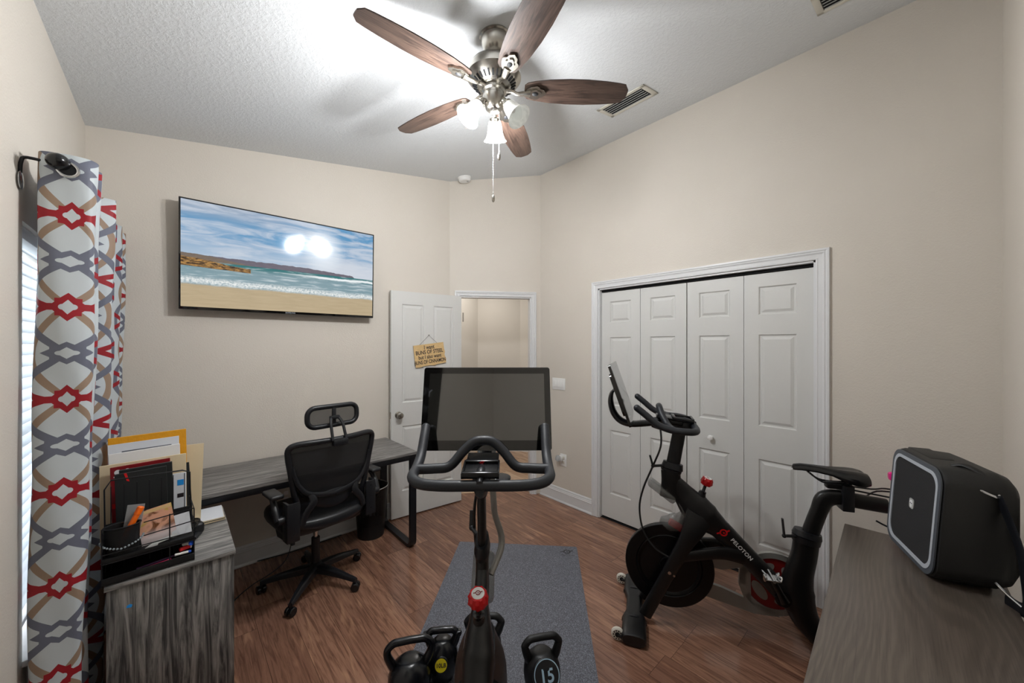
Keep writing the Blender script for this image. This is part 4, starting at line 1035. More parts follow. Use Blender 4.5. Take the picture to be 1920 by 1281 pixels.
    for r_, z_, ph in ((0.014, 0.046, 0), (0.024, 0.050, 0), (0.030, 0.062, 1), (0.0285, 0.078, 0), (0.024, 0.089, 1), (0.0205, 0.090, 0)):
        rings.append([Mk @ Vector(((r_ + 0.0022 * math.cos(8 * (2 * PI * q / 32) + ph * PI)) * math.cos(2 * PI * q / 32), (r_ + 0.0022 * math.cos(8 * (2 * PI * q / 32) + ph * PI)) * math.sin(2 * PI * q / 32), z_)) for q in range(32)])
    mb.rings(rings); kb_ = P(mb, 'resistance_knob', M_red, ang=20)
    mb = MB(); mb.lathe([(0.0, 0.0895), (0.0195, 0.0895), (0.0185, 0.0915), (0.0, 0.0920)], 28, Mk); P(mb, 'knob_cap', M_white, kb_)
    mb = MB(); loop_logo(mb, 0.017, Mk @ Matrix.Translation((0, 0, 0.0918)) @ Matrix.Rotation(R(90), 4, 'Z'), 0.0004); P(mb, 'knob_logo', M_darkred, kb_, smooth=False)
    # handlebar post with collar
    mb = MB(); mb.etube([(0.228, 0.80), (0.245, 0.90), (0.277, 1.085)], [0.036, 0.036, 0.034], [0.0145] * 3, 0, 20, 0.8); hp_ = P(mb, 'handlebar_post', M_frame)
    mb = MB(); mb.etube([(0.230, 0.838), (0.233, 0.852)], [0.054, 0.056], [0.025, 0.026], 0, 22, 0.85); mb.etube([(0.2355, 0.855), (0.242, 0.888)], [0.058, 0.052], [0.027, 0.022], 0, 22, 0.85); P(mb, 'post_collar', M_plastic)
    def lever(p):
        mb = MB(); p = [Vector((a, b_, c_)) for a, b_, c_ in p]; mb.tube(p[:2], 0.0075, 10); mb.tube(p[1:], [0.010, 0.009, 0.010][:len(p) - 1], 8, flat=0.6); mb.sphere(p[1], 0.0105, seg=12); P(mb, 'clamp_lever', M_plastic)
    lever([(0.185, -0.02, 0.872), (0.134, -0.045, 0.872), (0.118, -0.045, 0.930)])
    # handlebars
    mb = MB(); r_ = 0.0175
    outer = [(0.050, -0.232, 1.222), (0.09, -0.230, 1.190), (0.15, -0.228, 1.141), (0.215, -0.228, 1.118), (0.285, -0.224, 1.112), (0.330, -0.190, 1.108), (0.345, -0.12, 1.106), (0.345, 0.0, 1.106)]
    outer = outer + [(x, -y, z) for x, y, z in reversed(outer[:-1])]
    mb.tube(outer, r_, 14, 6)
    for s in (-1, 1): mb.sphere((0.050, s * 0.232, 1.222), r_ * 1.0, seg=14)
    inner = [(0.225, -0.226, 1.118), (0.215, -0.165, 1.117), (0.205, -0.115, 1.122), (0.180, -0.072, 1.165), (0.170, -0.035, 1.196), (0.168, 0.0, 1.202)]
    inner = inner + [(x, -y, z) for x, y, z in reversed(inner[:-1])]
    mb.tube(inner, r_ * 0.97, 14, 6)
    P(mb, 'handlebars', M_rubber)
    mb = MB(); mb.tube([(0.360, 0, 1.100), (0.30, 0, 1.098), (0.22, 0, 1.10), (0.13, 0, 1.108)], [0.025, 0.050, 0.045, 0.028], 16, 5, flat=0.55, up=(0, 1, 0)); 
    mb.etube([(0.270, 1.055), (0.279, 1.10)], [0.040, 0.048], [0.020, 0.030], 0, 18)
    P(mb, 'handlebar_clamp', M_plastic)
    # phone tray
    Mt = Matrix.Translation((0.245, 0, 1.135)) @ Matrix.Rotation(R(6), 4, 'Y')
    mb = MB(); mb.box((-0.095, -0.056, 0.0), (0.095, 0.056, 0.010), 0.004, Mt); mb.box((0.085, -0.058, 0.0), (0.098, 0.058, 0.022), 0.003, Mt); mb.box((-0.012, -0.056, 0.008), (0.004, 0.056, 0.020), 0.003, Mt)
    for s in (-1, 1): mb.box((-0.01, s * 0.057 - 0.003, 0.0), (0.098, s * 0.057 + 0.003, 0.018), 0.002, Mt)
    mb.box((-0.05, -0.03, -0.035), (0.05, 0.03, 0.0), 0.01, Mt)
    tr_ = P(mb, 'phone_tray', M_plasticb)
    mb = MB(); loop_logo(mb, 0.011, Mt @ frameM((0.0046, 0, 0.014), (0, 1, 0), (0, 0, 1), (1, 0, 0)), 0.0006); P(mb, 'tray_logo', M_red, tr_, smooth=False)
    # touchscreen on its arm
    Ms = Matrix.Translation((-0.032, 0.0, 1.284)) @ Matrix.Rotation(R(-tilt_screen), 4, 'Y')    # local +x = face normal towards the rider
    mb = MB(); mb.prism(rrect(0.527, 0.338, 0.010, 4), 0.004, Ms @ frameM((0, 0, 0), (0, 1, 0), (0, 0, 1), (1, 0, 0)), -0.010); mb.prism(rrect(0.40, 0.24, 0.03, 4), -0.010, Ms @ frameM((0, 0, 0), (0, 1, 0), (0, 0, 1), (1, 0, 0)), -0.026)
    sc_ = P(mb, 'touchscreen', M_bezel)
    mb = MB(); mb.prism(rrect(0.478, 0.272, 0.002, 2), 0.0045, Ms @ frameM((0, 0, 0.0065), (0, 1, 0), (0, 0, 1), (1, 0, 0)), 0.0038); P(mb, 'screen_panel', M_screen2 if seat_dz == 0 else M_screen, sc_, smooth=False)
    mb = MB(); mb.etube([(0.205, 1.118), (0.15, 1.108), (0.08, 1.098), (0.01, 1.092), (-0.045, 1.110), (-0.082, 1.155), (-0.098, 1.215), (-0.094, 1.262), (-0.080, 1.285)], [0.016, 0.016, 0.018, 0.017, 0.018, 0.018, 0.016, 0.012, 0.008], [0.028, 0.026, 0.028, 0.034, 0.040, 0.045, 0.050, 0.045, 0.04], 5, 14, 0.7); P(mb, 'screen_arm', M_plasticb)
    mb = MB(); mb.tube([(0.16, 0.01, 1.105), (0.175, -0.01, 1.07), (0.175, -0.03, 0.98), (0.135, -0.035, 0.87), (0.085, -0.03, 0.74), (0.063, -0.02, 0.62), (0.082, -0.03, 0.50), (0.14, -0.05, 0.42), (0.215, -0.062, 0.385), (0.28, -0.068, 0.370)], 0.0052, 8, 6); P(mb, 'cable', M_wirecord)
    # sweat guards in front of the head tube
    mb = MB(); Mg = frameM((0.180, 0, 0.722), Vector((0.15, 0, -0.105)), (0, 1, 0)); mb.box((-0.085, -0.040, -0.018), (0.085, 0.040, 0.024), 0.018, Mg, 3); P(mb, 'sweat_guard', M_clear)
    mb = MB(); mb.etube([(0.270, 0.668), (0.298, 0.620), (0.280, 0.568), (0.225, 0.548), (0.175, 0.560)], [0.010, 0.018, 0.052, 0.050, 0.016], [0.022, 0.03, 0.036, 0.034, 0.012], 5, 14); P(mb, 'brake_cover', M_clear)
    mb = MB(); mb.box((-0.038, -0.020, -0.018), (0.038, 0.020, 0.016), 0.008, frameM((0.255, 0, 0.540), (1, 0, -0.5), (0, 1, 0))); P(mb, 'brake_pad', M_red)
    # seat post, clamp, rails, saddle
    dz = seat_dz
    mb = MB(); mb.etube([(0.868, 0.52), (0.885, 0.60 + dz * 0.3), (0.920, 0.715 + dz), (0.945, 0.775 + dz), (1.000, 0.792 + dz), (1.08, 0.783 + dz), (1.185, 0.774 + dz)], [0.037, 0.037, 0.036, 0.042, 0.036, 0.035, 0.034], [0.024] * 7, 5, 20, 0.8); P(mb, 'seat_post', M_frame)
    mb = MB(); mb.etube([(0.864, 0.545), (0.868, 0.575)], [0.060, 0.062], [0.040, 0.042], 0, 22, 0.85); mb.etube([(0.868, 0.578), (0.873, 0.603)], [0.064, 0.058], [0.044, 0.038], 0, 22, 0.85); P(mb, 'seat_collar', M_plastic)
    lever([(0.815, -0.02, 0.578), (0.757, -0.045, 0.582), (0.749, -0.045, 0.668)])
    mb = MB(); mb.box((1.004, -0.034, 0.735 + dz), (1.052, 0.034, 0.862 + dz), 0.004); mb.box((0.945, -0.02, 0.835 + dz), (1.04, 0.02, 0.866 + dz), 0.008)
    for s in (-1, 1): mb.tube([(0.875, s * 0.012, 0.905 + dz), (0.925, s * 0.022, 0.868 + dz), (0.99, s * 0.022, 0.862 + dz), (1.05, s * 0.022, 0.872 + dz), (1.10, s * 0.03, 0.90 + dz)], 0.0045, 8, 4)
    P(mb, 'seat_clamp', M_plastic)
    mb = MB(); rings = []
    for x, w, zt_, th in ((0.806, 0.010, 0.932, 0.012), (0.812, 0.020, 0.940, 0.022), (0.84, 0.024, 0.945, 0.026), (0.90, 0.031, 0.944, 0.028), (0.96, 0.046, 0.940, 0.034), (1.00, 0.064, 0.940, 0.055), (1.04, 0.080, 0.940, 0.068), (1.075, 0.082, 0.938, 0.070), (1.10, 0.068, 0.932, 0.056), (1.112, 0.030, 0.920, 0.028)):
        rings.append([]); n = 24
        for q in range(n):
            a = 2 * PI * q / n; c, s = math.cos(a), math.sin(a); y = w * c
            top = zt_ + dz - 0.014 * (abs(c) ** 2.5) - (0.010 * max(0, 1 - (abs(c) / 0.35) ** 2) if x > 0.95 else 0)
            z = top if s >= 0 and False else (zt_ + dz - th * 0.5 + (th * 0.5) * math.copysign(abs(s) ** 0.7, s) - 0.012 * abs(c) ** 2.5 - (0.009 * max(0, 1 - (abs(c) / 0.35) ** 2) if (x > 0.93 and s > 0) else 0))
            rings[-1].append(Vector((x, y, z)))
    mb.rings(rings); P(mb, 'saddle', M_plasticb)
    # wire weight rack behind the saddle
    mb = MB()
    for s in (-1, 1):
        mb.tube([(1.04, s * 0.03, 0.845 + dz), (1.15, s * 0.045, 0.835 + dz), (1.22, s * 0.075, 0.835 + dz), (1.30, s * 0.075, 0.825 + dz), (1.31, s * 0.14, 0.80 + dz), (1.23, s * 0.165, 0.79 + dz), (1.16, s * 0.13, 0.76 + dz)], 0.004, 8, 4)
        mb.tube([(1.10, s * 0.10, 0.735 + dz), (1.15, s * 0.115, 0.715 + dz), (1.26, s * 0.12, 0.70 + dz), (1.30, s * 0.10, 0.74 + dz), (1.18, s * 0.03, 0.775 + dz)], 0.004, 8, 4)
    P(mb, 'weight_rack', M_black)
    if extra: extra(t, P)
    return t
def side_tube(t, P):
    mb = MB(); mb.tube([(0.16, 0.028, 1.085), (0.165, 0.036, 0.985), (0.135, 0.040, 0.92), (0.12, 0.062, 0.84), (0.135, 0.060, 0.79), (0.19, 0.026, 0.735)], [0.011, 0.011, 0.011, 0.012, 0.012, 0.011], 12, 5); P(mb, 'curved_tube', M_silver)
    mb = MB(); mb.lathe([(0, 0), (0.040, 0), (0.046, 0.004), (0.046, 0.010), (0.040, 0.012), (0, 0.010)], 30, Matrix.Translation((0.11, 0.052, 1.040))); mb.tube([(0.14, 0.02, 1.07), (0.12, 0.04, 1.045)], 0.008); hc = P(mb, 'round_holder', M_plastic)
    mb = MB(); mb.box((-0.016, -0.006, 0.0), (0.016, 0.006, 0.0006), M=Matrix.Translation((0.125, 0.036, 1.0512)) @ Matrix.Rotation(R(10), 4, 'Z')); P(mb, 'holder_label', M_print, hc, smooth=False)
bike2_ax = Vector((0.488, -0.873)).normalized()
make_bike('exercise_bike', 'black stationary bike seen from its side in front of the closet doors', 'black stationary bikes with touchscreens', (1.962, 1.166, 0), bike2_ax)
fr = FW * 1.505 - RT * 0.104; axb = (-FW - RT * -0.012)
make_bike('exercise_bike', 'black stationary bike seen from behind on the mat, its screen facing the camera', 'black stationary bikes with touchscreens', (fr.x, fr.y, 0.0065), (axb.x, axb.y), seat_dz=-0.10, extra=side_tube, tilt_screen=15.0)

# pink dumbbells in the weight rack of the closet-side bike
bx = Vector((bike2_ax.x, bike2_ax.y, 0)); byv = Vector((-bike2_ax.y, bike2_ax.x, 0)); b0 = Vector((1.962, 1.166, 0))
def dumbbell(c, a, label):
    a = a.normalized(); side = a.cross(Vector((0, 0, 1))).normalized(); M = frameM((0, 0, 0), side, a.cross(side), a)
    t = thing('dumbbell', label, 'dumbbell', c, 0, 'pink dumbbells in the bike weight rack')
    mb = MB(); mb.cyl(M @ Vector((0, 0, -0.06)), M @ Vector((0, 0, 0.06)), 0.014); mb.build('handle', M_pink, t)
    for s in (-1, 1):
        mb = MB(); rr = [[M @ Vector((r_ * math.cos(2 * PI * q / 6), r_ * math.sin(2 * PI * q / 6), s * z_)) for q in range(6)] for r_, z_ in ((0.018, 0.040), (0.031, 0.047), (0.033, 0.060), (0.031, 0.078), (0.024, 0.084))]
        mb.rings(rr); mb.build('head', M_pink, t)
dumbbell(b0 + bx * 1.290 + byv * 0.115 + Vector((0, 0, 0.822)), Vector((0.1, 0.1, 1)), 'pink dumbbell standing upright behind the saddle, next to the speaker')
dumbbell(b0 + bx * 1.30 - byv * 0.10 + Vector((0, 0, 0.752)), bx + Vector((0, 0, 0.25)) - byv * 0.2, 'pink dumbbell lying low in the rack just above the dresser corner')

# ------------------------------------------------------------------ mat
mdir = Vector((0.730, 0.683, 0)).normalized(); mperp = Vector((mdir.y, -mdir.x, 0)); far_c = Vector((1.968, 2.122, 0))
mt = thing('exercise_mat', 'dark grey textured exercise mat under the bike and the kettlebells', 'mat', far_c - mdir * 0.915 + Vector((0, 0, 0)))
mt.rotation_euler = (0, 0, math.atan2(mdir.y, mdir.x))
mb = MB(); mb.prism(rrect(1.83, 0.908, 0.012, 3), 0.0062, h0=0.0002); mb.build('mat_sheet', M_mat, mt, smooth=False)
Ml = Matrix.Translation((0.84, -0.375, 0.0062)) @ Matrix.Rotation(R(-90), 4, 'Z')
mb = MB(); loop_logo(mb, 0.060, Ml, 0.0005); mb.build('embossed_logo', M_matlogo, mt, smooth=False)
text_obj('embossed_lettering', 'PELOTON', 0.018, M_matlogo, mt, Ml @ Matrix.Translation((0, -0.048, 0)), depth=0.0004, space=1.1)

# ------------------------------------------------------------------ kettlebells
def kettlebell(loc, ang, Rb, hz, hw_, m, label, badge=None, sc=1.0):
    t = thing('kettlebell', label, 'kettlebell', loc, R(ang), 'black kettlebells in front of the bike'); t.scale = (sc,) * 3
    mb = MB(); mb.lathe([(0, 0.0), (Rb * 0.62, 0.0), (Rb * 0.70, 0.006), (Rb * 0.93, 0.045), (Rb, 0.085), (Rb * 0.97, 0.118), (Rb * 0.82, 0.150), (Rb * 0.60, 0.168), (Rb * 0.50, 0.176), (Rb * 0.36, 0.180), (0, 0.181)], 40)
    mb.build('body', m, t)
    w = hw_; pts = [(-Rb * 0.60, 0, 0.135), (-Rb * 0.80, 0, 0.165), (-w, 0, 0.205), (-w * 0.98, 0, hz - 0.035), (-w * 0.72, 0, hz - 0.014), (-w * 0.35, 0, hz - 0.011), (0, 0, hz - 0.010)]
    pts = pts + [(-x, y, z) for x, y, z in reversed(pts[:-1])]
    rs = [0.020, 0.019, 0.0165, 0.0155, 0.0155, 0.015, 0.015]; rs = rs + list(reversed(rs[:-1]))
    mb = MB(); mb.tube(pts, rs, 14, 5); mb.build('handle', m, t)
    if badge: badge(t, Rb)
    return t
def badge_disc(t, Rb, r, z, tiltdeg, m, fn):
    n = Vector((0, -math.cos(R(tiltdeg)), math.sin(R(tiltdeg)))); M = frameM(Vector((0, 0, z)) + n * (Rb * (1.045 if r > 0.05 else 1.07)), (1, 0, 0), n.cross(Vector((1, 0, 0))), n)
    fn(t, M)
def b15(t, Rb):
    def fn(t, M):
        mb = MB(); mb.lathe([(0, -0.02), (0.060, -0.02), (0.060, 0.0), (0.057, 0.003), (0, 0.003)], 40, M); bd = mb.build('badge', M_kettlem, t)
        mb = MB(); arc_strip(mb, (0, 0), 0.0525, 0.0560, 0, 360, 0.0042, M, 48, 0.003); mb.build('badge_ring', M_ltblue, bd, smooth=False)
        text_obj('badge_number', '15', 0.066, M_ltblue, bd, M @ Matrix.Translation((0, -0.004, 0.0035)), bold=0.0012)
    badge_disc(t, Rb, 0.06, 0.085, 32, None, fn)
def b10(t, Rb):
    def fn(t, M):
        mb = MB(); mb.lathe([(0, -0.015), (0.034, -0.015), (0.034, 0.0), (0.030, 0.0035), (0, 0.0035)], 36, M); bd = mb.build('badge', M_kettle, t)
        mb = MB(); mb.lathe([(0, 0.003), (0.026, 0.003), (0.026, 0.0045), (0, 0.0045)], 36, M); mb.build('badge_sticker', M_yellow, bd)
        text_obj('badge_number', '10LB', 0.022, M_ink, bd, M @ Matrix.Translation((0, 0, 0.0046)), bold=0.0005)
    badge_disc(t, Rb, 0.03, 0.091, 18, None, fn)
FL = -42.0
kettlebell((0.757, 1.507, 0.0065), FL + 14, 0.092, 0.268, 0.092, M_kettle, 'large glossy black kettlebell at the left edge of the mat, nearest the camera', None)
kettlebell((0.922, 1.508, 0.0065), FL + 6, 0.072, 0.228, 0.072, M_kettle, 'glossy black kettlebell with round yellow 10LB sticker', b10)
kettlebell((1.106, 1.428, 0.0065), FL, 0.083, 0.248, 0.082, M_kettlem, 'matte black kettlebell mostly hidden behind the bike frame')
kettlebell((1.215, 1.150, 0.0065), FL + 12, 0.082, 0.250, 0.078, M_kettlem, 'matte black kettlebell with a big pale 15 on its front', b15)

# ------------------------------------------------------------------ dresser
ds = thing('dresser', 'dark espresso wood dresser against the near wall in the right foreground', 'dresser', (1.30, -0.01, 0), R(2.6))
mb = MB(); mb.box((-0.62, -0.185, 0.775), (0.80, 0.205, 0.800), 0.002); mb.build('top', M_dresser, ds)
mb = MB(); mb.box((-0.61, -0.18, 0.05), (0.79, 0.185, 0.7745), 0.001); mb.box((-0.58, -0.18, 0.0), (0.76, 0.16, 0.05)); mb.build('carcass', M_dresser, ds)
for cx0 in (-0.60, 0.095):
    for r_ in range(3):
        z0_ = 0.07 + r_ * 0.235
        mb = MB(); mb.box((cx0, 0.1855, z0_), (cx0 + 0.685, 0.199, z0_ + 0.228), 0.002); df = mb.build('drawer_front', M_dresser, ds)
        mb = MB(); mb.cyl((cx0 + 0.28, 0.212, z0_ + 0.114), (cx0 + 0.405, 0.212, z0_ + 0.114), 0.005); mb.cyl((cx0 + 0.29, 0.199, z0_ + 0.114), (cx0 + 0.29, 0.212, z0_ + 0.114), 0.004); mb.cyl((cx0 + 0.395, 0.199, z0_ + 0.114), (cx0 + 0.395, 0.212, z0_ + 0.114), 0.004); mb.build('drawer_handle', M_nickel, df)

# ------------------------------------------------------------------ portable speaker (local +x along the face away from the camera's right, -y into the body)
sp = thing('portable_speaker', 'black portable speaker with pale ring and carry strap on the dresser', 'speaker', (1.915, 0.045, 0.8005))
fx = Vector((-0.934, -0.357, 0)); fy = Vector((-0.357, 0.934, 0))      # fx: left->right in the photo, fy: out of the face
sp.rotation_euler = (0, 0, math.atan2(fx.y, fx.x))
# in the local frame the face normal is -y, so the body extends to +y
SWd, SH, SD = 0.340, 0.358, 0.195
mb = MB(); rings = []
lean = 0.07
def sect(y, inset, h):
    out = []
    for x, z in rrect(SWd - 2 * inset, h - 2 * inset, 0.055 - inset * 0.5, 7): out.append(Vector((x, y + (z + h / 2) * lean * (1 - y / SD), z + SH / 2 + 0.004)))
    return out
for y, ins in ((0.0, 0.020), (0.0, 0.012), (0.006, 0.003), (0.016, 0.0), (SD * 0.5, 0.0), (SD - 0.05, 0.003), (SD - 0.02, 0.014), (SD, 0.035)): rings.append(sect(y, ins, SH))
mb.rings(rings); mb.box((-0.11, 0.03, 0.0), (0.11, SD - 0.04, 0.012), 0.004); mb.build('body', M_speaker, sp)
def facering(i0, i1, y0, y1, name, m):
    a = [p_ + Vector((0, y0, 0)) for p_ in sect(0.0, i0, SH)]; b_ = [p_ + Vector((0, y1, 0)) for p_ in sect(0.0, i0, SH)]
    mb = MB()
    if i1 is None: mb.rings([a, b_])
    else:
        c_ = [p_ + Vector((0, y1, 0)) for p_ in sect(0.0, i1, SH)]; d_ = [p_ + Vector((0, y0, 0)) for p_ in sect(0.0, i1, SH)]
        mb.rings([a, b_, c_, d_], closed=True)
    return mb.build(name, m, sp, ang=30)
facering(0.006, 0.020, 0.0, -0.004, 'rim', M_slatb)
facering(0.020, 0.031, 0.0, -0.005, 'light_ring', M_ring)
gr = facering(0.031, None, 0.0, -0.002, 'grille', M_grille)
Mg = frameM((0, -0.0022 + lean * SH * 0.54, SH * 0.54), (1, 0, 0), (0, lean, 1))
mb = MB(); mb.prism(rrect(0.030, 0.034, 0.008, 5), 0.002, Mg); bd = mb.build('badge', M_louver, sp)
mb = MB(); M2 = Mg @ Matrix.Translation((0, 0, 0.0021))
mb.prism([(0.0105 * math.cos(2 * PI * q / 24), 0.003 + 0.0095 * math.sin(2 * PI * q / 24)) for q in range(24)], 0.0006, M2); mb.prism(rrect(0.012, 0.010, 0.003, 3), 0.0006, M2 @ Matrix.Translation((0, -0.008, 0)))
e_ = mb.build('badge_emblem', M_print, bd, smooth=False)
mb = MB()
for sx_ in (-0.0045, 0.0045): mb.prism([(sx_ + 0.0027 * math.cos(2 * PI * q / 14), 0.001 + 0.0027 * math.sin(2 * PI * q / 14)) for q in range(14)], 0.0010, M2)
mb.build('emblem_mark', M_greyprint, bd, smooth=False)
# top handle recess, ring and strap on the right-hand side
mb = MB(); mb.tube([(0.085, 0.075, SH + 0.001), (0.10, 0.095, SH + 0.010), (0.13, 0.12, SH - 0.004), (0.150, 0.13, SH - 0.03)], 0.014, 12, 4, flat=0.5); mb.box((-0.14, 0.05, SH - 0.002), (0.02, 0.11, SH + 0.006), 0.004); mb.build('handle_cover', M_speaker, sp)
mb = MB(); mb.tube([(0.150, 0.090, SH - 0.030), (0.166, 0.100, SH - 0.045), (0.172, 0.135, SH - 0.060), (0.162, 0.135, SH - 0.050), (0.150, 0.11, SH - 0.035)], 0.004, 8, 4, closed=True); mb.build('strap_ring', M_chrome, sp)
mb = MB(); mb.tube([(0.168, 0.135, SH - 0.055), (0.195, 0.145, SH - 0.12), (0.225, 0.150, 0.17), (0.245, 0.150, 0.09), (0.252, 0.150, 0.035), (0.235, 0.150, 0.012), (0.19, 0.140, 0.012)], 0.019, 10, 6, flat=0.16, up=(0, 1, 0)); mb.build('carry_strap', M_plastic, sp)
mb = MB(); mb.tube([(0.17, 0.13, 0.045), (0.20, 0.14, 0.030), (0.235, 0.15, 0.020)], 0.004, 8, 3); mb.build('strap_hook', M_chrome, sp)

# ------------------------------------------------------------------ desk organizer and its contents (on the cabinet top, z .652)
OZ = 0.6525
og = thing('desk_organizer', 'black wire desk organizer crammed with papers and pens on the cabinet', 'organizer', (-0.078, 2.13, OZ), R(3))
w2 = 0.130
mb = MB(); r_ = 0.0022
for y in (-0.075, -0.069): mb.tube([(-w2 + 0.005, y + 0.07, 0.02), (-w2 + 0.004, y + 0.075, 0.18), (-w2 + 0.002, y + 0.08, 0.335), (-w2 + 0.020, y + 0.08, 0.368), (w2 - 0.03, y + 0.08, 0.358), (w2 - 0.006, y + 0.08, 0.345), (w2 - 0.004, y + 0.075, 0.18), (w2 - 0.005, y + 0.07, 0.02)], r_, 8)
for z, yo in ((0.215, -0.085), (0.165, -0.090)): mb.tube([(-0.02, yo, z - 0.01), (w2, yo, z), (w2, 0.10, z)], r_, 8)
for x in (-w2, 0.055, w2): mb.tube([(x, -0.085, 0.0), (x, -0.092, 0.10), (x, -0.088, 0.215)], r_, 8)
for z in (0.03, 0.085, 0.12): mb.tube([(-w2, -0.092, z), (w2, -0.092, z), (w2, 0.10, z)], r_, 8)
for k in range(7): mb.tube([(-w2 + 0.02 + k * 0.036, 0.0, 0.02), (-w2 + 0.02 + k * 0.036, 0.005, 0.345)], r_ * 0.7, 6)
mb.build('wire_frame', M_black, og)
mb = MB()
mb.box((-w2, -0.09, 0.004), (w2, 0.099, 0.010), 0.002); mb.box((-w2, -0.09, 0.095), (w2, 0.099, 0.100), 0.002)
mb.box((-w2 - 0.002, -0.092, 0.0), (-w2 + 0.002, 0.099, 0.17), 0.001); mb.box((w2 - 0.002, -0.092, 0.0), (w2 + 0.002, 0.099, 0.09), 0.001)
mb.box((-w2, 0.096, 0.0), (w2, 0.100, 0.17), 0.001); mb.box((-w2, -0.094, 0.010), (w2, -0.091, 0.028), 0.001); mb.box((-w2, -0.094, 0.088), (w2, -0.091, 0.104), 0.001)
mb.build('mesh_tray', M_binmesh, og)
# pen cup at the left front with a beaded rim
mb = MB(); cupc = Vector((-0.078, -0.060, 0))
def cup(r0, z): return [Vector((cupc.x + r0 * 1.25 * math.cos(2 * PI * q / 24), cupc.y + r0 * 0.8 * math.sin(2 * PI * q / 24), z)) for q in range(24)]
mb.rings([cup(0.036, 0.102), cup(0.040, 0.205), cup(0.038, 0.205), cup(0.034, 0.104)], cap=False); mb.build('pen_cup', M_binside, og).data.materials[0] = M_mesh
mb = MB(); mb.tube(cup(0.041, 0.206), 0.0025, 8, closed=True); mb.build('cup_rim', M_black, og)
OM = Matrix.Translation((-0.078, 2.13, OZ)) @ Matrix.Rotation(R(3), 4, 'Z')
def at(x, y, z): return OM @ Vector((x, y, z))
bb = thing('bead_bracelet', 'pearly bead bracelet hung over the front of the pen cup', 'bracelet', at(cupc.x, cupc.y, 0.14))
mb = MB()
for q in range(19):
    a = PI * 1.0 + PI * q / 18; mb.sphere((0.058 * math.cos(a), 0.040 * math.sin(a), 0.004 - 0.018 * math.sin(-a) * 0.7 + 0.010 * abs(math.cos(a))), 0.0038, seg=8)
mb.build('beads', M_beads, bb)
def sheet(name, label, cat, p, w, h, th, m, yaw=0, tiltx=0, roll=0, group=None):
    """upright card: p = bottom centre, w along x, h up, th depth"""
    t = thing(name, label, cat, p, 0, group); t.rotation_euler = (R(tiltx), R(roll), R(yaw))
    mb = MB(); mb.box((-w / 2, -th / 2, 0), (w / 2, th / 2, h), min(0.0015, th * 0.3)); mb.build('cover', m, t, smooth=False)
    return t
Z0 = OZ + 0.001
# folders and envelope stand behind the wire frame, leaning back
sheet('manila_folder', 'cream manila folder with spotted tab edge, rearmost in the paper stack', 'folder', Vector((-0.030, 2.448, Z0)), 0.245, 0.402, 0.003, M_manila, 2, -1, 2)
ev = sheet('envelope', 'large bright yellow padded envelope standing behind the organizer', 'envelope', Vector((-0.085, 2.428, Z0)), 0.262, 0.482, 0.010, M_env, 2, -1, -1.0)
pf = sheet('paper_folder', 'white folder with grey printed bar in front of the yellow envelope', 'folder', Vector((-0.098, 2.412, Z0)), 0.235, 0.455, 0.003, M_paper, 2, -1, -1.0)
mb = MB(); mb.box((-0.075, -0.0022, 0.405), (0.09, -0.0015, 0.421)); mb.build('printed_bar', M_greyprint, pf, smooth=False)
sheet('binder', 'white ring binder leaning in front of the grey-barred folder', 'binder', Vector((-0.092, 2.400, Z0)), 0.235, 0.418, 0.008, M_white, 2, -1, -1.5)
sheet('notebook', 'black notebook wedged at the right end of the papers', 'notebook', Vector((0.040, 2.380, Z0)), 0.05, 0.33, 0.006, M_book, 3, -1, -3)
sheet('manila_folder', 'wide cream manila folder sticking out left towards the curtain', 'folder', Vector((-0.100, 2.362, Z0)), 0.28, 0.378, 0.006, M_manila, 1, -1, -0.5)
cr = sheet('booklet', 'crimson printed booklet behind the black book', 'booklet', Vector((-0.105, 2.335, Z0)), 0.19, 0.372, 0.006, M_crimson, 1, -1, -1.5)
mb = MB(); mb.lathe([(0, 0), (0.011, 0), (0.011, 0.0008), (0, 0.0008)], 20, frameM((-0.072, -0.0036, 0.348), (1, 0, 0), (0, 0, 0.8))); arc_strip(mb, (0, 0), 0.005, 0.007, 0, 350, 0.0008, frameM((-0.043, -0.0036, 0.352), (1, 0, 0), (0, 0, 1)))
for k, (x0_, x1_, z_) in enumerate(((-0.025, 0.048, 0.353), (-0.025, 0.04, 0.347), (-0.085, 0.03, 0.327), (-0.085, -0.03, 0.318))): mb.box((x0_, -0.0038, z_), (x1_, -0.0030, z_ + (0.005 if k == 2 else 0.002)))
mb.build('cover_print', M_print, cr, smooth=False)
mb = MB(); mb.box((-0.092, -0.0040, 0.195), (-0.072, -0.0030, 0.215)); mb.build('cover_square', M_red, cr, smooth=False)
pk = sheet('booklet', 'pale blue packaging card with small prints right of the black book', 'booklet', Vector((0.005, 2.27, Z0)), 0.060, 0.315, 0.004, M_paper, 0, 0, 0)
mb = MB(); mb.box((0.0, -0.0028, 0.26), (0.022, -0.0020, 0.285)); mb.build('cover_picture', M_cyan, pk, smooth=False)
mb = MB(); mb.box((0.0, -0.0028, 0.205), (0.022, -0.0020, 0.223)); mb.build('cover_symbol', M_ink, pk, smooth=False)
bk = sheet('book', 'black leather book with a red ribbon, standing behind the wire rail', 'book', Vector((-0.100, 2.245, Z0 + 0.0)), 0.158, 0.362, 0.014, M_book, 0, 0, -1.5)
mb = MB(); mb.prism([(-0.052, 0.362), (-0.044, 0.362), (-0.036, 0.325), (-0.044, 0.330)], 0.001, frameM((0, -0.0072, 0), (1, 0, 0), (0, 0, 1))); mb.build('ribbon', M_ribbon, bk, smooth=False)
sheet('notebook', 'second black notebook just behind the ribboned book', 'notebook', Vector((-0.085, 2.268, Z0)), 0.165, 0.372, 0.012, M_book, 0, 0, -1.5)
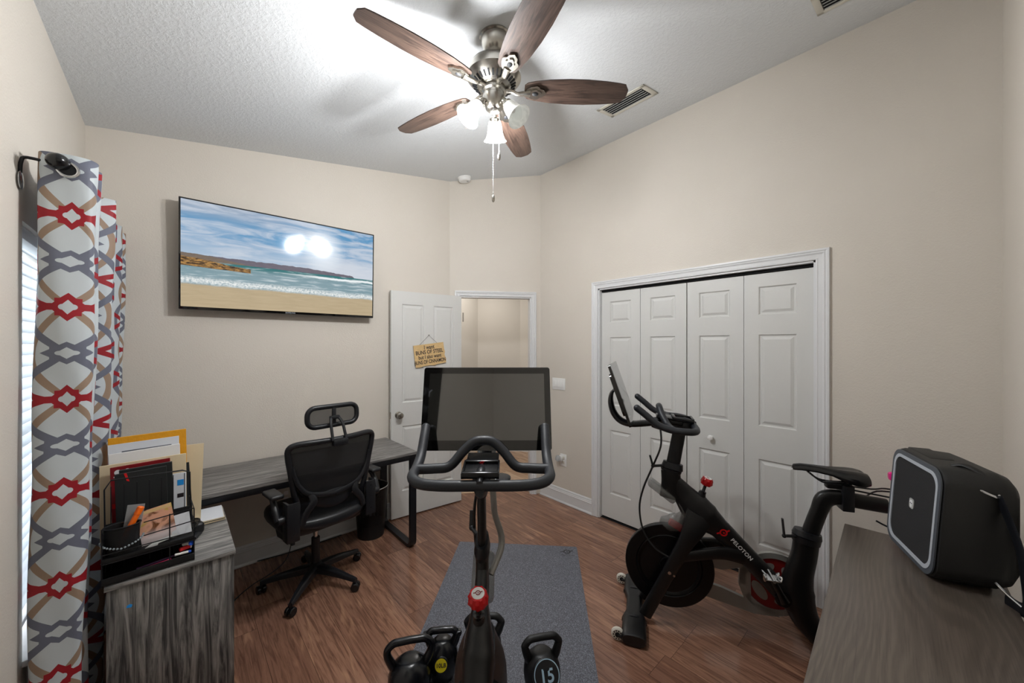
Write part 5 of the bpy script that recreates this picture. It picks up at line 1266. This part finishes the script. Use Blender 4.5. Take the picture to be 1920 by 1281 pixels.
def f_photo(b):
    c = coords(); n = noise(c, 22, 3, 0.5, 1.0); x, y, z = sep(c)
    col = mix(smooth(n, 0.35, 0.5), srgb(120, 74, 44), srgb(224, 168, 140)); col = mix(smooth(n, 0.55, 0.68), col, srgb(206, 172, 90))
    col = mix(smooth(z, 0.06, 0.02), col, srgb(228, 214, 214)); link(col, b.inputs['Base Color'])
M_photo = mat('glossy_photo_print', rough=0.2, fn=f_photo)
ph = sheet('photo_card', 'colourful glossy photo card leaning in the front of the organizer', 'photo card', at(0.028, -0.050, 0.105), 0.105, 0.135, 0.002, M_photo, 3, -6, -8)
mb = MB(); mb.box((-0.050, -0.0015, 0.120), (0.050, -0.0010, 0.133)); mb.build('card_border', M_board, ph, smooth=False)
cardg = sheet('receipt', 'crumpled white receipt at the right front of the organizer', 'receipt', at(0.095, -0.055, 0.105), 0.062, 0.085, 0.002, M_paper, 0, -12, -6)
mb = MB(); mb.prism([(-0.04, -0.01), (0.0, -0.005), (0.002, 0.004), (0.06, 0.02), (0.055, 0.035), (-0.01, 0.018)], 0.001, frameM(at(0.02, -0.085, 0.105), (1, 0, 0), (0, 1, 0.4)))
tag(mb.build('paper_scrap', M_louver, smooth=False), 'grey paper scrap poking out below the photo card', 'paper')
def pen(name, label, cat, a, b_, r_, m, capm=None, group=None):
    a = Vector(a); b_ = Vector(b_); t = thing(name, label, cat, a, 0, group); d = b_ - a
    mb = MB(); mb.cyl((0, 0, 0), d * 0.94, r_, 12, bev=r_ * 0.3); mb.build('barrel', m, t)
    mb = MB(); mb.cyl(d * 0.80, d, r_ * 1.15, 12, bev=r_ * 0.3); mb.build('cap', capm or m, t)
    return t
pen('marker', 'fat orange marker leaning out of the pen cup', 'marker', at(-0.090, -0.070, 0.120), at(-0.026, -0.060, 0.262), 0.0095, M_orange)
t = sheet('plastic_sleeve', 'clear plastic sleeve beside the orange marker', 'plastic sleeve', at(-0.062, -0.040, 0.11), 0.05, 0.16, 0.003, M_sleeve, 0, 0, 8)
pen('pen', 'magenta pen lying in the lower tray', 'pen', at(-0.085, -0.080, 0.018), at(0.060, -0.080, 0.026), 0.0045, M_magenta)
pen('pen', 'dark purple pen lying behind the magenta pen', 'pen', at(-0.040, -0.055, 0.018), at(0.100, -0.055, 0.030), 0.0045, mat('purple_plastic', srgb(66, 34, 78), 0.35))
pen('marker', 'red marker lying at the right end of the tray', 'marker', at(0.085, -0.080, 0.055), at(0.124, -0.070, 0.055), 0.008, M_red, M_white)
pen('marker', 'blue-capped marker pointing out of the tray', 'marker', at(0.100, -0.045, 0.060), at(0.124, -0.088, 0.072), 0.008, M_white, M_blue)
pen('pen', 'blue pen with white body low in the tray', 'pen', at(0.070, -0.082, 0.040), at(0.122, -0.082, 0.038), 0.005, M_white, M_blue)
# tape dispenser beside the organizer
tp = thing('tape_dispenser', 'black tape dispenser between the organizer and the desk edge', 'tape dispenser', (0.072, 2.30, OZ), R(15))
mb = MB(); mb.tube([(-0.03, -0.05, 0.012), (0.0, 0.0, 0.014), (0.02, 0.05, 0.014)], [0.014, 0.024, 0.016], 12, 4, flat=0.6); mb.box((-0.028, -0.02, 0.01), (0.028, 0.065, 0.060), 0.014, seg=3); mb.build('body', M_plastic, tp)
for s in (-1, 1):
    mb = MB(); arc_strip(mb, (0, 0), 0.014, 0.020, 0, 360, 0.004, frameM((s * 0.010 - 0.01, -0.002 + 0.02 * s, 0.063), (1, 0, 0), (0, 1, 0.3)), 24); mb.build('ring_grip', M_plasticb, tp)
# books lying between the cabinet and the desk underside
for k, (h0_, th, m, lb, yw) in enumerate(((0.0, 0.010, M_book, 'thin black book lying under the desk edge, lowest of two', 2), (0.011, 0.009, M_paper, 'white paperback lying on the thin black book under the desk edge', -1))):
    t = thing('book', lb, 'book', (0.100, 2.500, OZ + h0_), R(yw), 'books lying under the desk edge')
    mb = MB(); mb.box((-0.085, -0.09, 0.0), (0.085, 0.09, th), 0.0015); mb.build('cover', m, t, smooth=False)
    mb = MB(); mb.box((-0.080, -0.0915, 0.002), (0.0865, 0.085, th - 0.002)); mb.build('page_block', M_manila, t, smooth=False)
bpy.context.view_layer.update()
